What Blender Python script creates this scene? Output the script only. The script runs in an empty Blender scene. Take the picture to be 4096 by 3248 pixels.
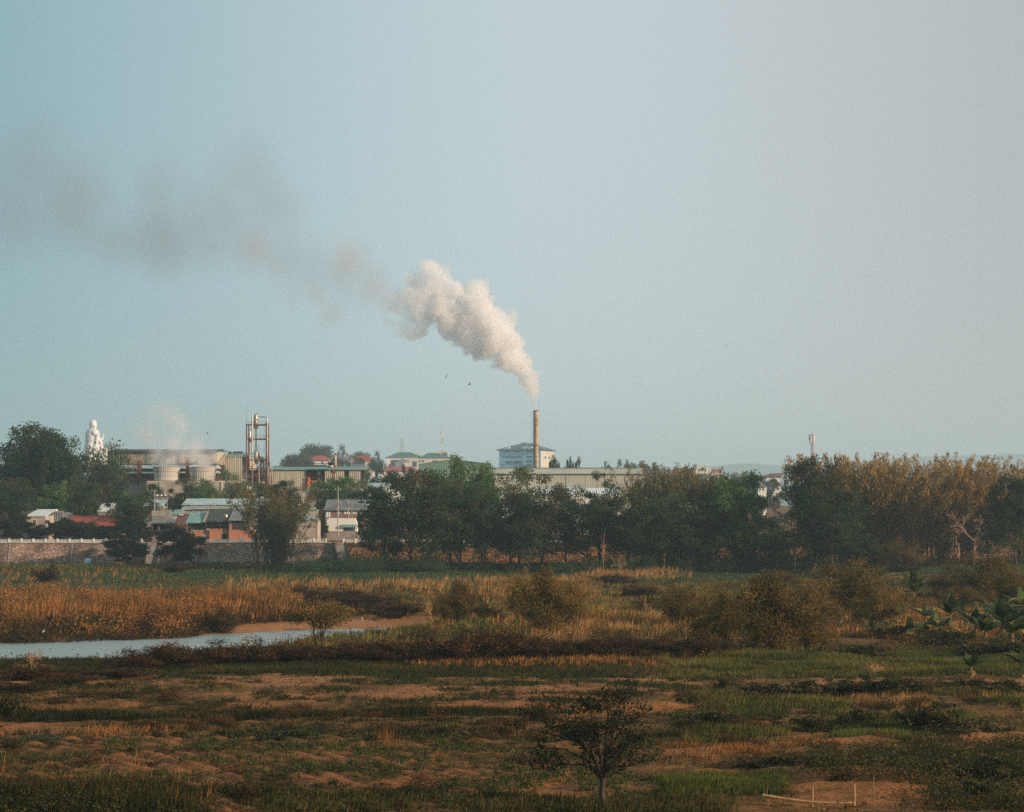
import bpy, bmesh, math, random
import numpy as np
from mathutils import Vector, Matrix

S = bpy.context.scene
COL = S.collection
R = math.radians
EYE, FOC, HOR = 15.0, 1800.0, 520.0        # eye height, focal length and horizon row for a 1024 wide frame

# ---------------------------------------------------------------- camera
cam = bpy.data.cameras.new('camera'); cam_ob = bpy.data.objects.new('camera', cam); COL.objects.link(cam_ob)
cam.sensor_width = 36.0; cam.lens = 36.0 * FOC / 1024; cam.shift_y = (HOR - 406) / 1024
cam.clip_start = 1.0; cam.clip_end = 40000
cam_ob.location = (0, 0, EYE); cam_ob.rotation_euler = (R(90), 0, 0)
S.camera = cam_ob

# ---------------------------------------------------------------- light
SUN_EL, SUN_AZ = 15.0, 114.0                # azimuth clockwise from the view direction
wd = bpy.data.worlds.new('World'); S.world = wd; wd.use_nodes = True
nt = wd.node_tree; nt.nodes.clear()
out = nt.nodes.new('ShaderNodeOutputWorld'); bg = nt.nodes.new('ShaderNodeBackground')
sky = nt.nodes.new('ShaderNodeTexSky'); sky.sky_type = 'NISHITA'; sky.sun_disc = False
sky.sun_elevation = R(SUN_EL); sky.sun_rotation = R(SUN_AZ); sky.air_density = 1.0; sky.dust_density = 1.2; sky.ozone_density = 3.0
bg.inputs['Strength'].default_value = 0.1
tc = nt.nodes.new('ShaderNodeTexCoord')
sep = nt.nodes.new('ShaderNodeSeparateXYZ'); nt.links.new(tc.outputs['Generated'], sep.inputs[0])
rampx = nt.nodes.new('ShaderNodeMapRange'); rampx.inputs[1].default_value = -0.35; rampx.inputs[2].default_value = 0.35
nt.links.new(sep.outputs['X'], rampx.inputs[0])
hz = nt.nodes.new('ShaderNodeValToRGB'); hz.color_ramp.interpolation = 'B_SPLINE'      # open sky colour by compass direction, with vignette dimming painted in at both sides
for k_, (p_, c_) in enumerate(((0.0, (.150, .275, .298)), (.18, (.185, .312, .338)), (.50, (.490, .545, .555)), (.80, (.365, .378, .374)), (1.0, (.315, .325, .318)))):
    e_ = hz.color_ramp.elements[k_] if k_ < 2 else hz.color_ramp.elements.new(p_)
    e_.position = p_; e_.color = c_ + (1,)
hz.color_ramp.elements[len(hz.color_ramp.elements) - 1].color = (.315, .325, .318, 1)
nt.links.new(rampx.outputs[0], hz.inputs[0])
hzs = nt.nodes.new('ShaderNodeVectorMath'); hzs.operation = 'SCALE'; hzs.inputs['Scale'].default_value = 10.0; nt.links.new(hz.outputs[0], hzs.inputs[0])
mx = nt.nodes.new('ShaderNodeMix'); mx.data_type = 'RGBA'; mx.inputs[0].default_value = 0.85
nt.links.new(sky.outputs[0], mx.inputs[6]); nt.links.new(hzs.outputs[0], mx.inputs[7])
nt.links.new(mx.outputs[2], bg.inputs['Color']); nt.links.new(bg.outputs[0], out.inputs['Surface'])

sl = bpy.data.lights.new('sun', 'SUN'); sl.energy = 5.0; sl.angle = R(0.6); sl.color = (1.0, 0.74, 0.50)
sun = bpy.data.objects.new('sun', sl); COL.objects.link(sun)
SD = Vector((math.sin(R(SUN_AZ)) * math.cos(R(SUN_EL)), math.cos(R(SUN_AZ)) * math.cos(R(SUN_EL)), math.sin(R(SUN_EL))))
sun.rotation_euler = SD.to_track_quat('Z', 'Y').to_euler(); sun.location = (300, 0, 300)
S.view_settings.view_transform = 'Standard'; S.view_settings.look = 'None'
S.view_settings.exposure = 0.55; S.view_settings.gamma = 1.0
S.render.engine = 'CYCLES'
cy = S.cycles
cy.use_denoising = False; cy.max_bounces = 8; cy.diffuse_bounces = 2; cy.glossy_bounces = 2; cy.transmission_bounces = 2
cy.transparent_max_bounces = 8; cy.volume_bounces = 6; cy.volume_max_steps = 256; cy.use_adaptive_sampling = True; cy.adaptive_threshold = 0.015
cy.sample_clamp_indirect = 4

# ---------------------------------------------------------------- helpers
rng = np.random.default_rng(7)
def X(u, D): return (u / 4 - 512) * D / FOC            # u, v: positions on the 4096 x 3248 photograph
def Z(v, D): return EYE + (HOR - v / 4) * D / FOC
def K(D): return D / FOC / 4
def DG(v): return FOC * EYE / (v / 4 - HOR)            # distance of flat ground seen at v
def sm(t): t = np.clip(t, 0, 1); return t * t * (3 - 2 * t)

def vnoise(x, y, seed=0):
    xi = np.floor(x).astype(np.int64); yi = np.floor(y).astype(np.int64)
    xf = x - xi; yf = y - yi
    def h(a, b):
        n = (a * 374761393 + b * 668265263 + seed * 974634777) & 0xffffffff
        n = ((n ^ (n >> 13)) * 1274126177) & 0xffffffff
        return ((n ^ (n >> 16)) & 0xffff) / 65535.0
    u = xf * xf * (3 - 2 * xf); v = yf * yf * (3 - 2 * yf)
    return (h(xi, yi) * (1 - u) + h(xi + 1, yi) * u) * (1 - v) + (h(xi, yi + 1) * (1 - u) + h(xi + 1, yi + 1) * u) * v
def fbm(x, y, s=1.0, seed=0, o=4):
    r = 0; a = .5; t = 0
    for i in range(o):
        r = r + a * vnoise(x / s * 2 ** i, y / s * 2 ** i, seed + i); t += a; a *= .5
    return r / t

def tag(o, label=None, cat=None, group=None, kind=None):
    if label: o['label'] = label
    if cat: o['category'] = cat
    if group: o['group'] = group
    if kind: o['kind'] = kind
    return o
def empty(name, loc, label=None, cat=None, group=None):
    o = bpy.data.objects.new(name, None); COL.objects.link(o); o.location = loc; o.empty_display_size = .5
    return tag(o, label, cat, group)
def wloc(o):
    v = Vector((0, 0, 0))
    while o is not None: v += Vector(o.location); o = o.parent
    return v
def copy_tree(o, parent=None):
    c = o.copy(); COL.objects.link(c); c.parent = parent
    for ch in list(o.children): copy_tree(ch, c)
    return c

class MB:
    def __init__(s): s.v = []; s.f = []
    def quadbox(s, P):                      # 8 points: bottom 4 ccw, top 4 ccw
        n = len(s.v); s.v += [tuple(p) for p in P]
        for a in ((3, 2, 1, 0), (4, 5, 6, 7), (0, 1, 5, 4), (1, 2, 6, 5), (2, 3, 7, 6), (3, 0, 4, 7)): s.f.append(tuple(n + i for i in a))
        return s
    def box(s, x0, x1, y0, y1, z0, z1):
        return s.quadbox([(x0, y0, z0), (x1, y0, z0), (x1, y1, z0), (x0, y1, z0), (x0, y0, z1), (x1, y0, z1), (x1, y1, z1), (x0, y1, z1)])
    def pbox(s, u0, u1, v0, v1, D, dep):    # front face on the photo rectangle u0..u1, v0 (top)..v1 at distance D
        return s.box(X(u0, D), X(u1, D), D, D + dep, Z(v1, D), Z(v0, D))
    def tube(s, p, q, r0, r1=None, n=8, cap=True):
        p = Vector(p); q = Vector(q); r1 = r0 if r1 is None else r1
        d = (q - p)
        if d.length < 1e-6: return s
        d.normalize(); a = d.orthogonal().normalized(); b = d.cross(a); m = len(s.v)
        for c, r in ((p, r0), (q, r1)):
            for i in range(n):
                t = 2 * math.pi * i / n; s.v.append(tuple(c + a * (r * math.cos(t)) + b * (r * math.sin(t))))
        for i in range(n): j = (i + 1) % n; s.f.append((m + i, m + j, m + n + j, m + n + i))
        if cap: s.f.append(tuple(m + i for i in reversed(range(n)))); s.f.append(tuple(m + n + i for i in range(n)))
        return s
    def path(s, pts, rad, n=6):
        pts = [Vector(p) for p in pts]; m0 = None; up = Vector((0.3, 0.2, 1)).normalized()
        rad = rad if hasattr(rad, '__len__') else [rad] * len(pts)
        for k, p in enumerate(pts):
            d = (pts[min(k + 1, len(pts) - 1)] - pts[max(k - 1, 0)]).normalized()
            a = d.cross(up); a = a.normalized() if a.length > .05 else d.orthogonal().normalized()
            b = d.cross(a); m = len(s.v)
            for i in range(n):
                t = 2 * math.pi * i / n; s.v.append(tuple(p + a * (rad[k] * math.cos(t)) + b * (rad[k] * math.sin(t))))
            if m0 is not None:
                for i in range(n): j = (i + 1) % n; s.f.append((m0 + i, m0 + j, m + j, m + i))
            m0 = m
        s.f.append(tuple(m0 + i for i in range(n)))
        return s
    def lathe(s, c, prof, n=20):            # profile of (radius, z) about a vertical axis through c
        m = len(s.v); c = Vector(c)
        for r, z in prof:
            for i in range(n):
                t = 2 * math.pi * i / n; s.v.append((c.x + r * math.cos(t), c.y + r * math.sin(t), c.z + z))
        for k in range(len(prof) - 1):
            for i in range(n):
                j = (i + 1) % n; s.f.append((m + k * n + i, m + k * n + j, m + (k + 1) * n + j, m + (k + 1) * n + i))
        s.f.append(tuple(m + i for i in reversed(range(n))))
        s.f.append(tuple(m + (len(prof) - 1) * n + i for i in range(n)))
        return s
    def face(s, pts):
        m = len(s.v); s.v += [tuple(p) for p in pts]; s.f.append(tuple(range(m, m + len(pts)))); return s
    def slab(s, a, b, c, d, t):             # sloped sheet a b c d (ccw from above) with thickness t
        lo = [Vector(p) - Vector((0, 0, t)) for p in (a, b, c, d)]
        return s.quadbox(lo + [Vector(p) for p in (a, b, c, d)])
    def build(s, name, m, parent=None, smooth=False, world=True):
        off = wloc(parent) if (parent is not None and world) else Vector((0, 0, 0))
        me = bpy.data.meshes.new(name)
        me.from_pydata([(x - off.x, y - off.y, z - off.z) for x, y, z in s.v], [], s.f)
        me.materials.append(m)
        if smooth: me.polygons.foreach_set('use_smooth', [True] * len(me.polygons))
        o = bpy.data.objects.new(name, me); COL.objects.link(o)
        if parent is not None: o.parent = parent
        return o

def npmesh(name, verts, quads, mat, tint=None, parent=None, smooth=False):
    me = bpy.data.meshes.new(name)
    nq, k = quads.shape
    me.vertices.add(len(verts)); me.vertices.foreach_set('co', np.asarray(verts, np.float32).ravel())
    me.loops.add(nq * k); me.loops.foreach_set('vertex_index', np.asarray(quads, np.int32).ravel())
    me.polygons.add(nq); me.polygons.foreach_set('loop_start', np.arange(0, nq * k, k, dtype=np.int32))
    if smooth: me.polygons.foreach_set('use_smooth', np.ones(nq, bool))
    if tint is not None:
        at = me.attributes.new('tint', 'FLOAT', 'FACE'); at.data.foreach_set('value', np.asarray(tint, np.float32))
    me.update(calc_edges=True)
    me.materials.append(mat)
    o = bpy.data.objects.new(name, me); COL.objects.link(o)
    if parent is not None: o.parent = parent
    return o

# ---------------------------------------------------------------- materials
def newmat(name):
    m = bpy.data.materials.new(name); m.use_nodes = True
    t = m.node_tree; b = t.nodes['Principled BSDF']; return m, t, b
def mat(name, c, c2=None, rough=.8, metal=0, scale=.5, detail=4, stretch=(1, 1, 1), bump=0, wave=None, spec=.3, contrast=(.35, .65)):
    m, t, b = newmat(name)
    b.inputs['Roughness'].default_value = rough; b.inputs['Metallic'].default_value = metal
    b.inputs['Specular IOR Level'].default_value = spec
    c = tuple(c) + (1,); c2 = tuple(c2) + (1,) if c2 else tuple(x * .6 for x in c[:3]) + (1,)
    tc = t.nodes.new('ShaderNodeTexCoord'); mp = t.nodes.new('ShaderNodeMapping'); mp.inputs['Scale'].default_value = stretch
    t.links.new(tc.outputs['Object'], mp.inputs[0])
    n = t.nodes.new('ShaderNodeTexNoise'); n.inputs['Scale'].default_value = scale; n.inputs['Detail'].default_value = detail; n.inputs['Roughness'].default_value = .65
    t.links.new(mp.outputs[0], n.inputs['Vector'])
    r = t.nodes.new('ShaderNodeMapRange'); r.inputs[1].default_value = contrast[0]; r.inputs[2].default_value = contrast[1]
    t.links.new(n.outputs['Fac'], r.inputs[0])
    x = t.nodes.new('ShaderNodeMix'); x.data_type = 'RGBA'; x.inputs[6].default_value = c; x.inputs[7].default_value = c2
    t.links.new(r.outputs[0], x.inputs[0]); t.links.new(x.outputs[2], b.inputs['Base Color'])
    if wave:                                 # (axis, ribs per metre, strength): corrugated sheet
        w = t.nodes.new('ShaderNodeTexWave'); w.bands_direction = wave[0]; w.inputs['Scale'].default_value = wave[1] * .31
        t.links.new(tc.outputs['Object'], w.inputs['Vector'])
        bp = t.nodes.new('ShaderNodeBump'); bp.inputs['Strength'].default_value = wave[2]; bp.inputs['Distance'].default_value = .25
        t.links.new(w.outputs['Fac'], bp.inputs['Height']); t.links.new(bp.outputs[0], b.inputs['Normal'])
    elif bump:
        bp = t.nodes.new('ShaderNodeBump'); bp.inputs['Strength'].default_value = bump; bp.inputs['Distance'].default_value = .3
        t.links.new(n.outputs['Fac'], bp.inputs['Height']); t.links.new(bp.outputs[0], b.inputs['Normal'])
    return m
def leafmat(name, ca, cb, cc=None, trans=.45, rough=.6, objvar=.25):
    m, t, b = newmat(name)
    at = t.nodes.new('ShaderNodeAttribute'); at.attribute_name = 'tint'
    oi = t.nodes.new('ShaderNodeObjectInfo')
    x = t.nodes.new('ShaderNodeValToRGB'); x.color_ramp.elements[0].color = tuple(ca) + (1,); x.color_ramp.elements[1].color = tuple(cb) + (1,)
    if cc:
        x.color_ramp.elements[1].position = .6; e = x.color_ramp.elements.new(1.0); e.color = tuple(cc) + (1,)
    t.links.new(at.outputs['Fac'], x.inputs[0])
    mr = t.nodes.new('ShaderNodeMapRange'); mr.inputs[3].default_value = 1 - objvar; mr.inputs[4].default_value = 1 + objvar
    t.links.new(oi.outputs['Random'], mr.inputs[0])
    h = t.nodes.new('ShaderNodeHueSaturation'); t.links.new(x.outputs[0], h.inputs['Color']); t.links.new(mr.outputs[0], h.inputs['Value'])
    t.links.new(h.outputs[0], b.inputs['Base Color']); b.inputs['Roughness'].default_value = rough
    b.inputs['Specular IOR Level'].default_value = .08
    tr = t.nodes.new('ShaderNodeBsdfTranslucent'); t.links.new(h.outputs[0], tr.inputs['Color'])
    ms = t.nodes.new('ShaderNodeMixShader'); ms.inputs[0].default_value = trans
    t.links.new(b.outputs[0], ms.inputs[1]); t.links.new(tr.outputs[0], ms.inputs[2])
    t.links.new(ms.outputs[0], t.nodes['Material Output'].inputs['Surface'])
    return m
def brickmat(name, c1, c2, mortar, sx, sy, msize=.03):
    m, t, b = newmat(name); b.inputs['Roughness'].default_value = .9
    tc = t.nodes.new('ShaderNodeTexCoord'); sp = t.nodes.new('ShaderNodeSeparateXYZ'); cb = t.nodes.new('ShaderNodeCombineXYZ')
    t.links.new(tc.outputs['Object'], sp.inputs[0]); t.links.new(sp.outputs['X'], cb.inputs[0]); t.links.new(sp.outputs['Z'], cb.inputs[1])
    br = t.nodes.new('ShaderNodeTexBrick'); br.inputs['Scale'].default_value = 1; br.inputs['Brick Width'].default_value = sx; br.inputs['Row Height'].default_value = sy
    br.inputs['Mortar Size'].default_value = msize; br.inputs['Color1'].default_value = tuple(c1) + (1,); br.inputs['Color2'].default_value = tuple(c2) + (1,); br.inputs['Mortar'].default_value = tuple(mortar) + (1,)
    t.links.new(cb.outputs[0], br.inputs['Vector'])
    n = t.nodes.new('ShaderNodeTexNoise'); n.inputs['Scale'].default_value = .12; n.inputs['Detail'].default_value = 6; t.links.new(tc.outputs['Object'], n.inputs['Vector'])
    r = t.nodes.new('ShaderNodeMapRange'); r.inputs[1].default_value = .35; r.inputs[2].default_value = .7; r.inputs[3].default_value = 1.15; r.inputs[4].default_value = .5
    t.links.new(n.outputs['Fac'], r.inputs[0])
    h = t.nodes.new('ShaderNodeHueSaturation'); t.links.new(br.outputs['Color'], h.inputs['Color']); t.links.new(r.outputs[0], h.inputs['Value'])
    t.links.new(h.outputs[0], b.inputs['Base Color'])
    return m

M = dict(
 cane=mat('brown cane stems', (.13, .070, .042), (.06, .034, .022), scale=2),
 bark=mat('bark', (.055, .036, .026), (.025, .018, .013), scale=2),
 palebark=mat('pale bark', (.42, .24, .17), (.25, .14, .1), scale=2),
 leaf_dark=leafmat('dark green leaves', (.012, .03, .020), (.026, .052, .026), (.07, .05, .025)),
 leaf_deep=leafmat('deep green leaves', (.015, .038, .018), (.038, .070, .027), (.085, .105, .034)),
 leaf_red=leafmat('green and rust leaves', (.018, .054, .024), (.040, .080, .030), (.16, .085, .045)),
 leaf_green=leafmat('mid green leaves', (.045, .11, .038), (.09, .17, .050), (.16, .21, .07)),
 leaf_pale=leafmat('pale olive leaves', (.08, .12, .05), (.14, .18, .075), (.22, .23, .10)),
 leaf_bamboo=leafmat('dry bamboo leaves', (.11, .085, .032), (.28, .18, .060), (.44, .27, .085)),
 leaf_bamboo_green=leafmat('olive bamboo leaves', (.055, .072, .030), (.11, .11, .040), (.22, .15, .055)),
 leaf_bush=leafmat('olive bush leaves', (.050, .052, .015), (.12, .088, .024), (.28, .15, .045)),
 leaf_rustbush=leafmat('dark rusty scrub leaves', (.020, .022, .010), (.050, .034, .015), (.17, .07, .028)),
 leaf_haze=leafmat('far tree leaves', (.04, .055, .035), (.06, .075, .04), (.08, .08, .04)),
 leaf_banana=leafmat('banana leaves', (.026, .055, .018), (.065, .095, .026), (.26, .18, .055), trans=.3),
 leaf_near=leafmat('near tree leaves', (.010, .018, .008), (.020, .030, .012), (.05, .035, .012)),
 crop=leafmat('crop leaves', (.020, .036, .012), (.045, .062, .018), (.12, .10, .03)),
 straw=leafmat('straw grass', (.22, .11, .035), (.38, .20, .07), (.55, .33, .13), trans=.3),
 rust_grass=leafmat('rusty dry grass', (.13, .055, .018), (.26, .115, .036), (.40, .19, .060), trans=.3),
 green_grass=leafmat('green grass', (.050, .066, .016), (.105, .110, .028), (.26, .20, .06), trans=.3),
 dark_grass=leafmat('dark grass', (.017, .023, .009), (.036, .040, .014), (.11, .08, .026), trans=.3),
 field_grass=leafmat('far field grass', (.026, .052, .020), (.046, .072, .026), (.10, .10, .035), trans=.3),
 concrete=mat('weathered concrete', (.42, .38, .33), (.22, .19, .16), scale=.25, detail=8),
 plaster=mat('white plaster', (.72, .72, .70), (.58, .58, .56), scale=.15),
 greyplaster=mat('grey render', (.32, .28, .26), (.18, .16, .15), scale=.4, detail=8),
 pinkplaster=mat('pinkish grey render', (.42, .35, .31), (.28, .23, .2), scale=.4, detail=8),
 statue=mat('white marble', (.60, .62, .64), (.52, .55, .58), scale=.08, rough=.5),
 beige=mat('beige sheet cladding', (.46, .40, .29), (.25, .17, .10), scale=.30, detail=10, contrast=(.46, .68), stretch=(1, 1, .25), wave=('X', 1.2, .5)),
 beige2=mat('grey beige sheet cladding', (.42, .39, .31), (.25, .20, .14), scale=.25, detail=10, contrast=(.46, .70), stretch=(1, 1, .25), wave=('X', 1.1, .6)),
 greyclad=mat('grey green sheet cladding', (.42, .42, .36), (.33, .33, .28), scale=.1, detail=8, stretch=(1, 1, .3), wave=('X', 1.4, .2)),
 roofteal=mat('teal painted roof sheet', (.20, .36, .34), (.13, .24, .23), scale=.3, detail=6, wave=('X', 1.2, .4)),
 roofpale=mat('pale blue roof sheet', (.42, .54, .56), (.28, .38, .40), scale=.3, detail=6, wave=('X', 1.2, .4)),
 roofgrey=mat('grey fibre roof', (.20, .21, .21), (.11, .12, .12), scale=.35, detail=6, wave=('X', 1.2, .4)),
 roofdark=mat('dark roof sheet', (.06, .075, .075), (.035, .04, .04), scale=.35, detail=6, wave=('X', 1.2, .4)),
 roofwhite=mat('whitish roof sheet', (.62, .68, .68), (.48, .54, .54), scale=.3, wave=('X', 1.2, .4)),
 roofred=mat('red clay tiles', (.34, .075, .045), (.22, .045, .03), scale=.6, detail=8, wave=('X', 2.0, .5)),
 roofrust=mat('rusty maroon roof', (.17, .065, .06), (.09, .04, .04), scale=.5, detail=8, wave=('X', 1.2, .4)),
 roofslate=mat('slate blue roof', (.10, .15, .17), (.07, .11, .13), scale=.3, wave=('X', 1.2, .3)),
 roofgreen=mat('dark green roof', (.07, .16, .13), (.05, .11, .09), scale=.3, wave=('X', 1.2, .3)),
 greenclad=mat('green hall cladding', (.13, .22, .17), (.09, .16, .12), scale=.1, detail=6, wave=('X', .7, .5)),
 rust=mat('rusted steel', (.26, .07, .035), (.12, .035, .02), scale=1.2, detail=8, rough=.85),
 redsteel=mat('red oxide steel', (.22, .07, .045), (.12, .04, .03), scale=1, detail=6),
 orangesteel=mat('orange red machine steel', (.52, .10, .04), (.34, .07, .03), scale=1, detail=6),
 steel=mat('stainless steel', (.50, .48, .44), (.30, .27, .24), scale=.8, detail=6, rough=.4, metal=.6),
 stack=mat('stained steel stack', (.40, .33, .25), (.19, .12, .075), scale=.5, detail=10, stretch=(1, 1, .5), rough=.7, contrast=(.4, .65)),
 towerclad=mat('ribbed fibre cladding', (.44, .43, .39), (.34, .32, .28), scale=.2, detail=6, stretch=(1, 1, .3)),
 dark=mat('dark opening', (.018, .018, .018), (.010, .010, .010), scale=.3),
 glass=mat('window glass', (.05, .07, .08), (.03, .045, .05), scale=.6, rough=.15, spec=.6),
 wood=mat('dark timber', (.055, .045, .04), (.03, .026, .024), scale=.8, stretch=(3, 1, .4)),
 bluewall=mat('blue safety netting', (.20, .48, .66), (.28, .56, .72), scale=.12, detail=6),  # netting blue, with the shade of the building's left face mixed in
 cream=mat('cream wall', (.60, .57, .50), (.48, .45, .40), scale=.1),
 plastic=mat('pale blue plastic', (.50, .70, .74), (.42, .62, .66), scale=.5, rough=.5),
 doorwhite=mat('white painted door', (.7, .7, .68), (.55, .55, .53), scale=.5),
 brick=brickmat('orange brick', (.46, .17, .085), (.38, .13, .065), (.40, .22, .15), .5, .22, .03),
 brickdull=brickmat('dull red brick', (.26, .13, .11), (.20, .10, .09), (.24, .16, .14), .5, .22, .03),
 stonewall=None,
 post=mat('weathered post', (.20, .12, .07), (.11, .07, .045), scale=3, stretch=(1, 1, .2)),
 bamboo_pole=mat('yellow cane', (.34, .20, .085), (.22, .12, .05), scale=3),
 wire=mat('wire', (.02, .02, .022), (.015, .015, .016)),
 feather=mat('dark feathers', (.02, .018, .016), (.03, .025, .02)),
 white=mat('white feathers', (.7, .7, .68), (.55, .55, .53)),
 redpaint=mat('red mast paint', (.42, .13, .11), (.35, .1, .09)),
 hay=mat('dry straw heap', (.40, .23, .10), (.24, .12, .05), scale=2.5, detail=8, bump=.8),
)

m, t, b = newmat('rubble stone wall'); b.inputs['Roughness'].default_value = .9; M['stonewall'] = m
tcn = t.nodes.new('ShaderNodeTexCoord'); mp = t.nodes.new('ShaderNodeMapping'); mp.inputs['Scale'].default_value = (2.0, .8, 3.3); t.links.new(tcn.outputs['Object'], mp.inputs[0])
vo = t.nodes.new('ShaderNodeTexVoronoi'); vo.inputs['Scale'].default_value = 1.0; t.links.new(mp.outputs[0], vo.inputs['Vector']); sp = t.nodes.new('ShaderNodeSeparateColor'); t.links.new(vo.outputs['Color'], sp.inputs[0])
cr = t.nodes.new('ShaderNodeValToRGB'); cr.color_ramp.elements[0].color = (.10, .07, .062, 1); cr.color_ramp.elements[1].color = (.46, .30, .22, 1); e = cr.color_ramp.elements.new(.6); e.color = (.24, .15, .11, 1); t.links.new(sp.outputs[0], cr.inputs[0])
ns = t.nodes.new('ShaderNodeTexNoise'); ns.inputs['Scale'].default_value = .16; ns.inputs['Detail'].default_value = 7; t.links.new(tcn.outputs['Object'], ns.inputs['Vector'])
mr = t.nodes.new('ShaderNodeMapRange'); mr.inputs[1].default_value = .38; mr.inputs[2].default_value = .66; mr.inputs[3].default_value = 1.2; mr.inputs[4].default_value = .45; t.links.new(ns.outputs['Fac'], mr.inputs[0])
hs = t.nodes.new('ShaderNodeHueSaturation'); t.links.new(cr.outputs[0], hs.inputs['Color']); t.links.new(mr.outputs[0], hs.inputs['Value']); t.links.new(hs.outputs[0], b.inputs['Base Color'])
bp = t.nodes.new('ShaderNodeBump'); bp.inputs['Strength'].default_value = .8; bp.inputs['Distance'].default_value = .2; bp.invert = True; t.links.new(vo.outputs['Distance'], bp.inputs['Height']); t.links.new(bp.outputs[0], b.inputs['Normal'])

# ---------------------------------------------------------------- terrain
def river(x):
    yc = np.interp(x, [-400, -67, -39, -28, -18, -4], [150, 237, 257, 269, 283, 296])
    hw = np.interp(x, [-400, -67, -39, -28, -18, -8], [18, 15.5, 14, 10, 3, -6])
    return yc, hw
PATCH = []                                   # bare soil patches, given by where they sit in the field: u, v, ru, rv, amount
for p in [(2185, 2712, 560, 50, 1.), (2500, 2700, 330, 55, .9), (1750, 2770, 300, 22, .8), (817, 2752, 420, 26, .75), (300, 2810, 420, 40, .75), (1250, 2740, 350, 30, .9), (2080, 2790, 300, 40, .7),
          (760, 2850, 300, 24, .6), (2750, 2790, 220, 40, .7), (500, 3060, 700, 60, .95), (1400, 3070, 500, 60, .95), (900, 3150, 700, 60, .8), (2000, 3120, 500, 40, .7), (1900, 3200, 500, 40, .8),
          (2100, 3150, 420, 22, 1.), (2900, 3120, 400, 22, .7), (3500, 2688, 260, 16, .9), (3050, 2700, 130, 12, .7), (3700, 2975, 420, 22, .9), (3300, 3010, 300, 22, .8), (3950, 3005, 260, 28, .9), (3400, 3190, 500, 50, .7),
          (440, 2700, 110, 16, .8), (2650, 3035, 100, 20, .8), (2900, 2960, 200, 30, .5), (200, 2905, 500, 24, .6), (2450, 2420, 150, 45, .7), (3690, 2335, 130, 40, 1.)]:
    D0 = DG(p[1]); Da = DG(p[1] - p[3]); Db = DG(p[1] + p[3])
    PATCH.append((X(p[0], D0), (Da + Db) / 2, p[2] * K(D0), (Da - Db) / 2, p[4]))
def soil(x, y):
    s = np.zeros_like(x)
    n = fbm(x * .45, y * .8, 3.2, 5) - .5 + (fbm(x, y * 1.4, 1.2, 15) - .5) * .8
    for cx, cy, rx, ry, a in PATCH:
        d = 1 - ((x - cx) / rx) ** 2 - ((y - cy) / ry) ** 2
        s = np.maximum(s, a * sm((d * .8 + n * 2.0)))
    s = np.maximum(s, sm((fbm(x * .5, y * 1.3, 5, 44) - .50) * 7) * (y < 172) * .85)
    return np.clip(s, 0, 1)
D_BED = 117.0
def height(x, y):
    x = np.asarray(x, float); y = np.asarray(y, float)
    z = (fbm(x, y, 22, 1) - .5) * .9 * sm((y - 60) / 40) * (1 - .0 * x)
    near = sm((175 - y) / 12)
    # beds and furrows of the near fields
    a = (x * .8 + y * .6); f1 = np.abs(np.sin(a * math.pi / 1.5)) ** .8
    bed = sm((D_BED + fbm(x, y * 0, 9, 3) * 3 - 1 - y) / .7)
    z = z + bed * (.55 + .34 * f1 * sm((x + 60) / 10) * sm((8 - x) / 14)) + bed * .22 * np.abs(np.sin((y * .97 - x * .24) * math.pi / 2.1)) * sm((x - 2) / 14)
    z = z - near * .7 * sm(1 - np.abs(y - 121.5 - fbm(x, y * 0, 12, 9) * 3) / 4) * sm((14 - x) / 10)
    z = z + near * .5 * sm((y - 139 - fbm(x, y * 0, 9, 13) * 3) / .8) * sm((20 - x) / 12)
    z = z + near * (fbm(x * .5, y, 2.2, 11) - .5) * .62 + near * (fbm(x * .7, y, .7, 12, 2) - .5) * .24
    z = z + near * 1.1 * sm((x - 8) / 12) * (fbm(x * .5, y, 5, 19) - .35) * sm((y - 91.5) / 5)
    # river channel
    yc, hw = river(x); d = np.abs(y - yc) - hw
    w = np.where(y > yc, np.interp(x, [-80, -45, -20], [34, 32, 26]), np.interp(x, [-60, -30, -15], [46, 50, 44]))
    z = z - 3.4 * (1 - sm(d / w)) * (x < 20) * sm((8 - x) / 18)
    z = z + .35 * (1 - sm(np.abs(d - 6) / 6)) * (y > yc) * (x < 0)
    # sandy cutting on the right
    z = z + 2.6 * sm((y - 352) / 10) * sm(1 - np.abs(x - 128) / 60) * sm((560 - y) / 80)
    z = z + sm((y - 180) / 60) * sm((590 - y) / 60) * (fbm(x, y, 14, 31) - .5) * 1.4
    t = sm((y - 600.5) / 6.0)
    up = np.interp(y, [606, 700, 850, 1300, 2200, 5000, 12000], [7.3, 9, 15, 23, 33, 50, 60])
    z = z * (1 - t) * 1.0 + t * up
    return z
def hz_(x, y): return float(height(np.array([x]), np.array([y]))[0])

gx = np.concatenate([-np.geomspace(9000, 170, 36), np.arange(-160, -60, 1.6), np.arange(-60, 62, .34), np.arange(62, 160, 1.6), np.geomspace(170, 9000, 36)])
gy = np.concatenate([np.linspace(-400, 60, 12), np.arange(64, 84, 1.2), np.arange(84, 172, .3), np.arange(172, 330, 1.2), np.arange(333, 590, 5.), np.arange(594, 614, .8), np.geomspace(620, 14500, 74)])
GX, GY = np.meshgrid(gx, gy); GZ = height(GX, GY)
nx, ny = len(gx), len(gy)
idx = np.arange(nx * ny).reshape(ny, nx)
quads = np.stack([idx[:-1, :-1], idx[:-1, 1:], idx[1:, 1:], idx[1:, :-1]], -1).reshape(-1, 4)
gm, t, b = newmat('earth and turf'); b.inputs['Roughness'].default_value = .95; b.inputs['Specular IOR Level'].default_value = .1
def _at(n): a = t.nodes.new('ShaderNodeAttribute'); a.attribute_name = n; return a
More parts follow.
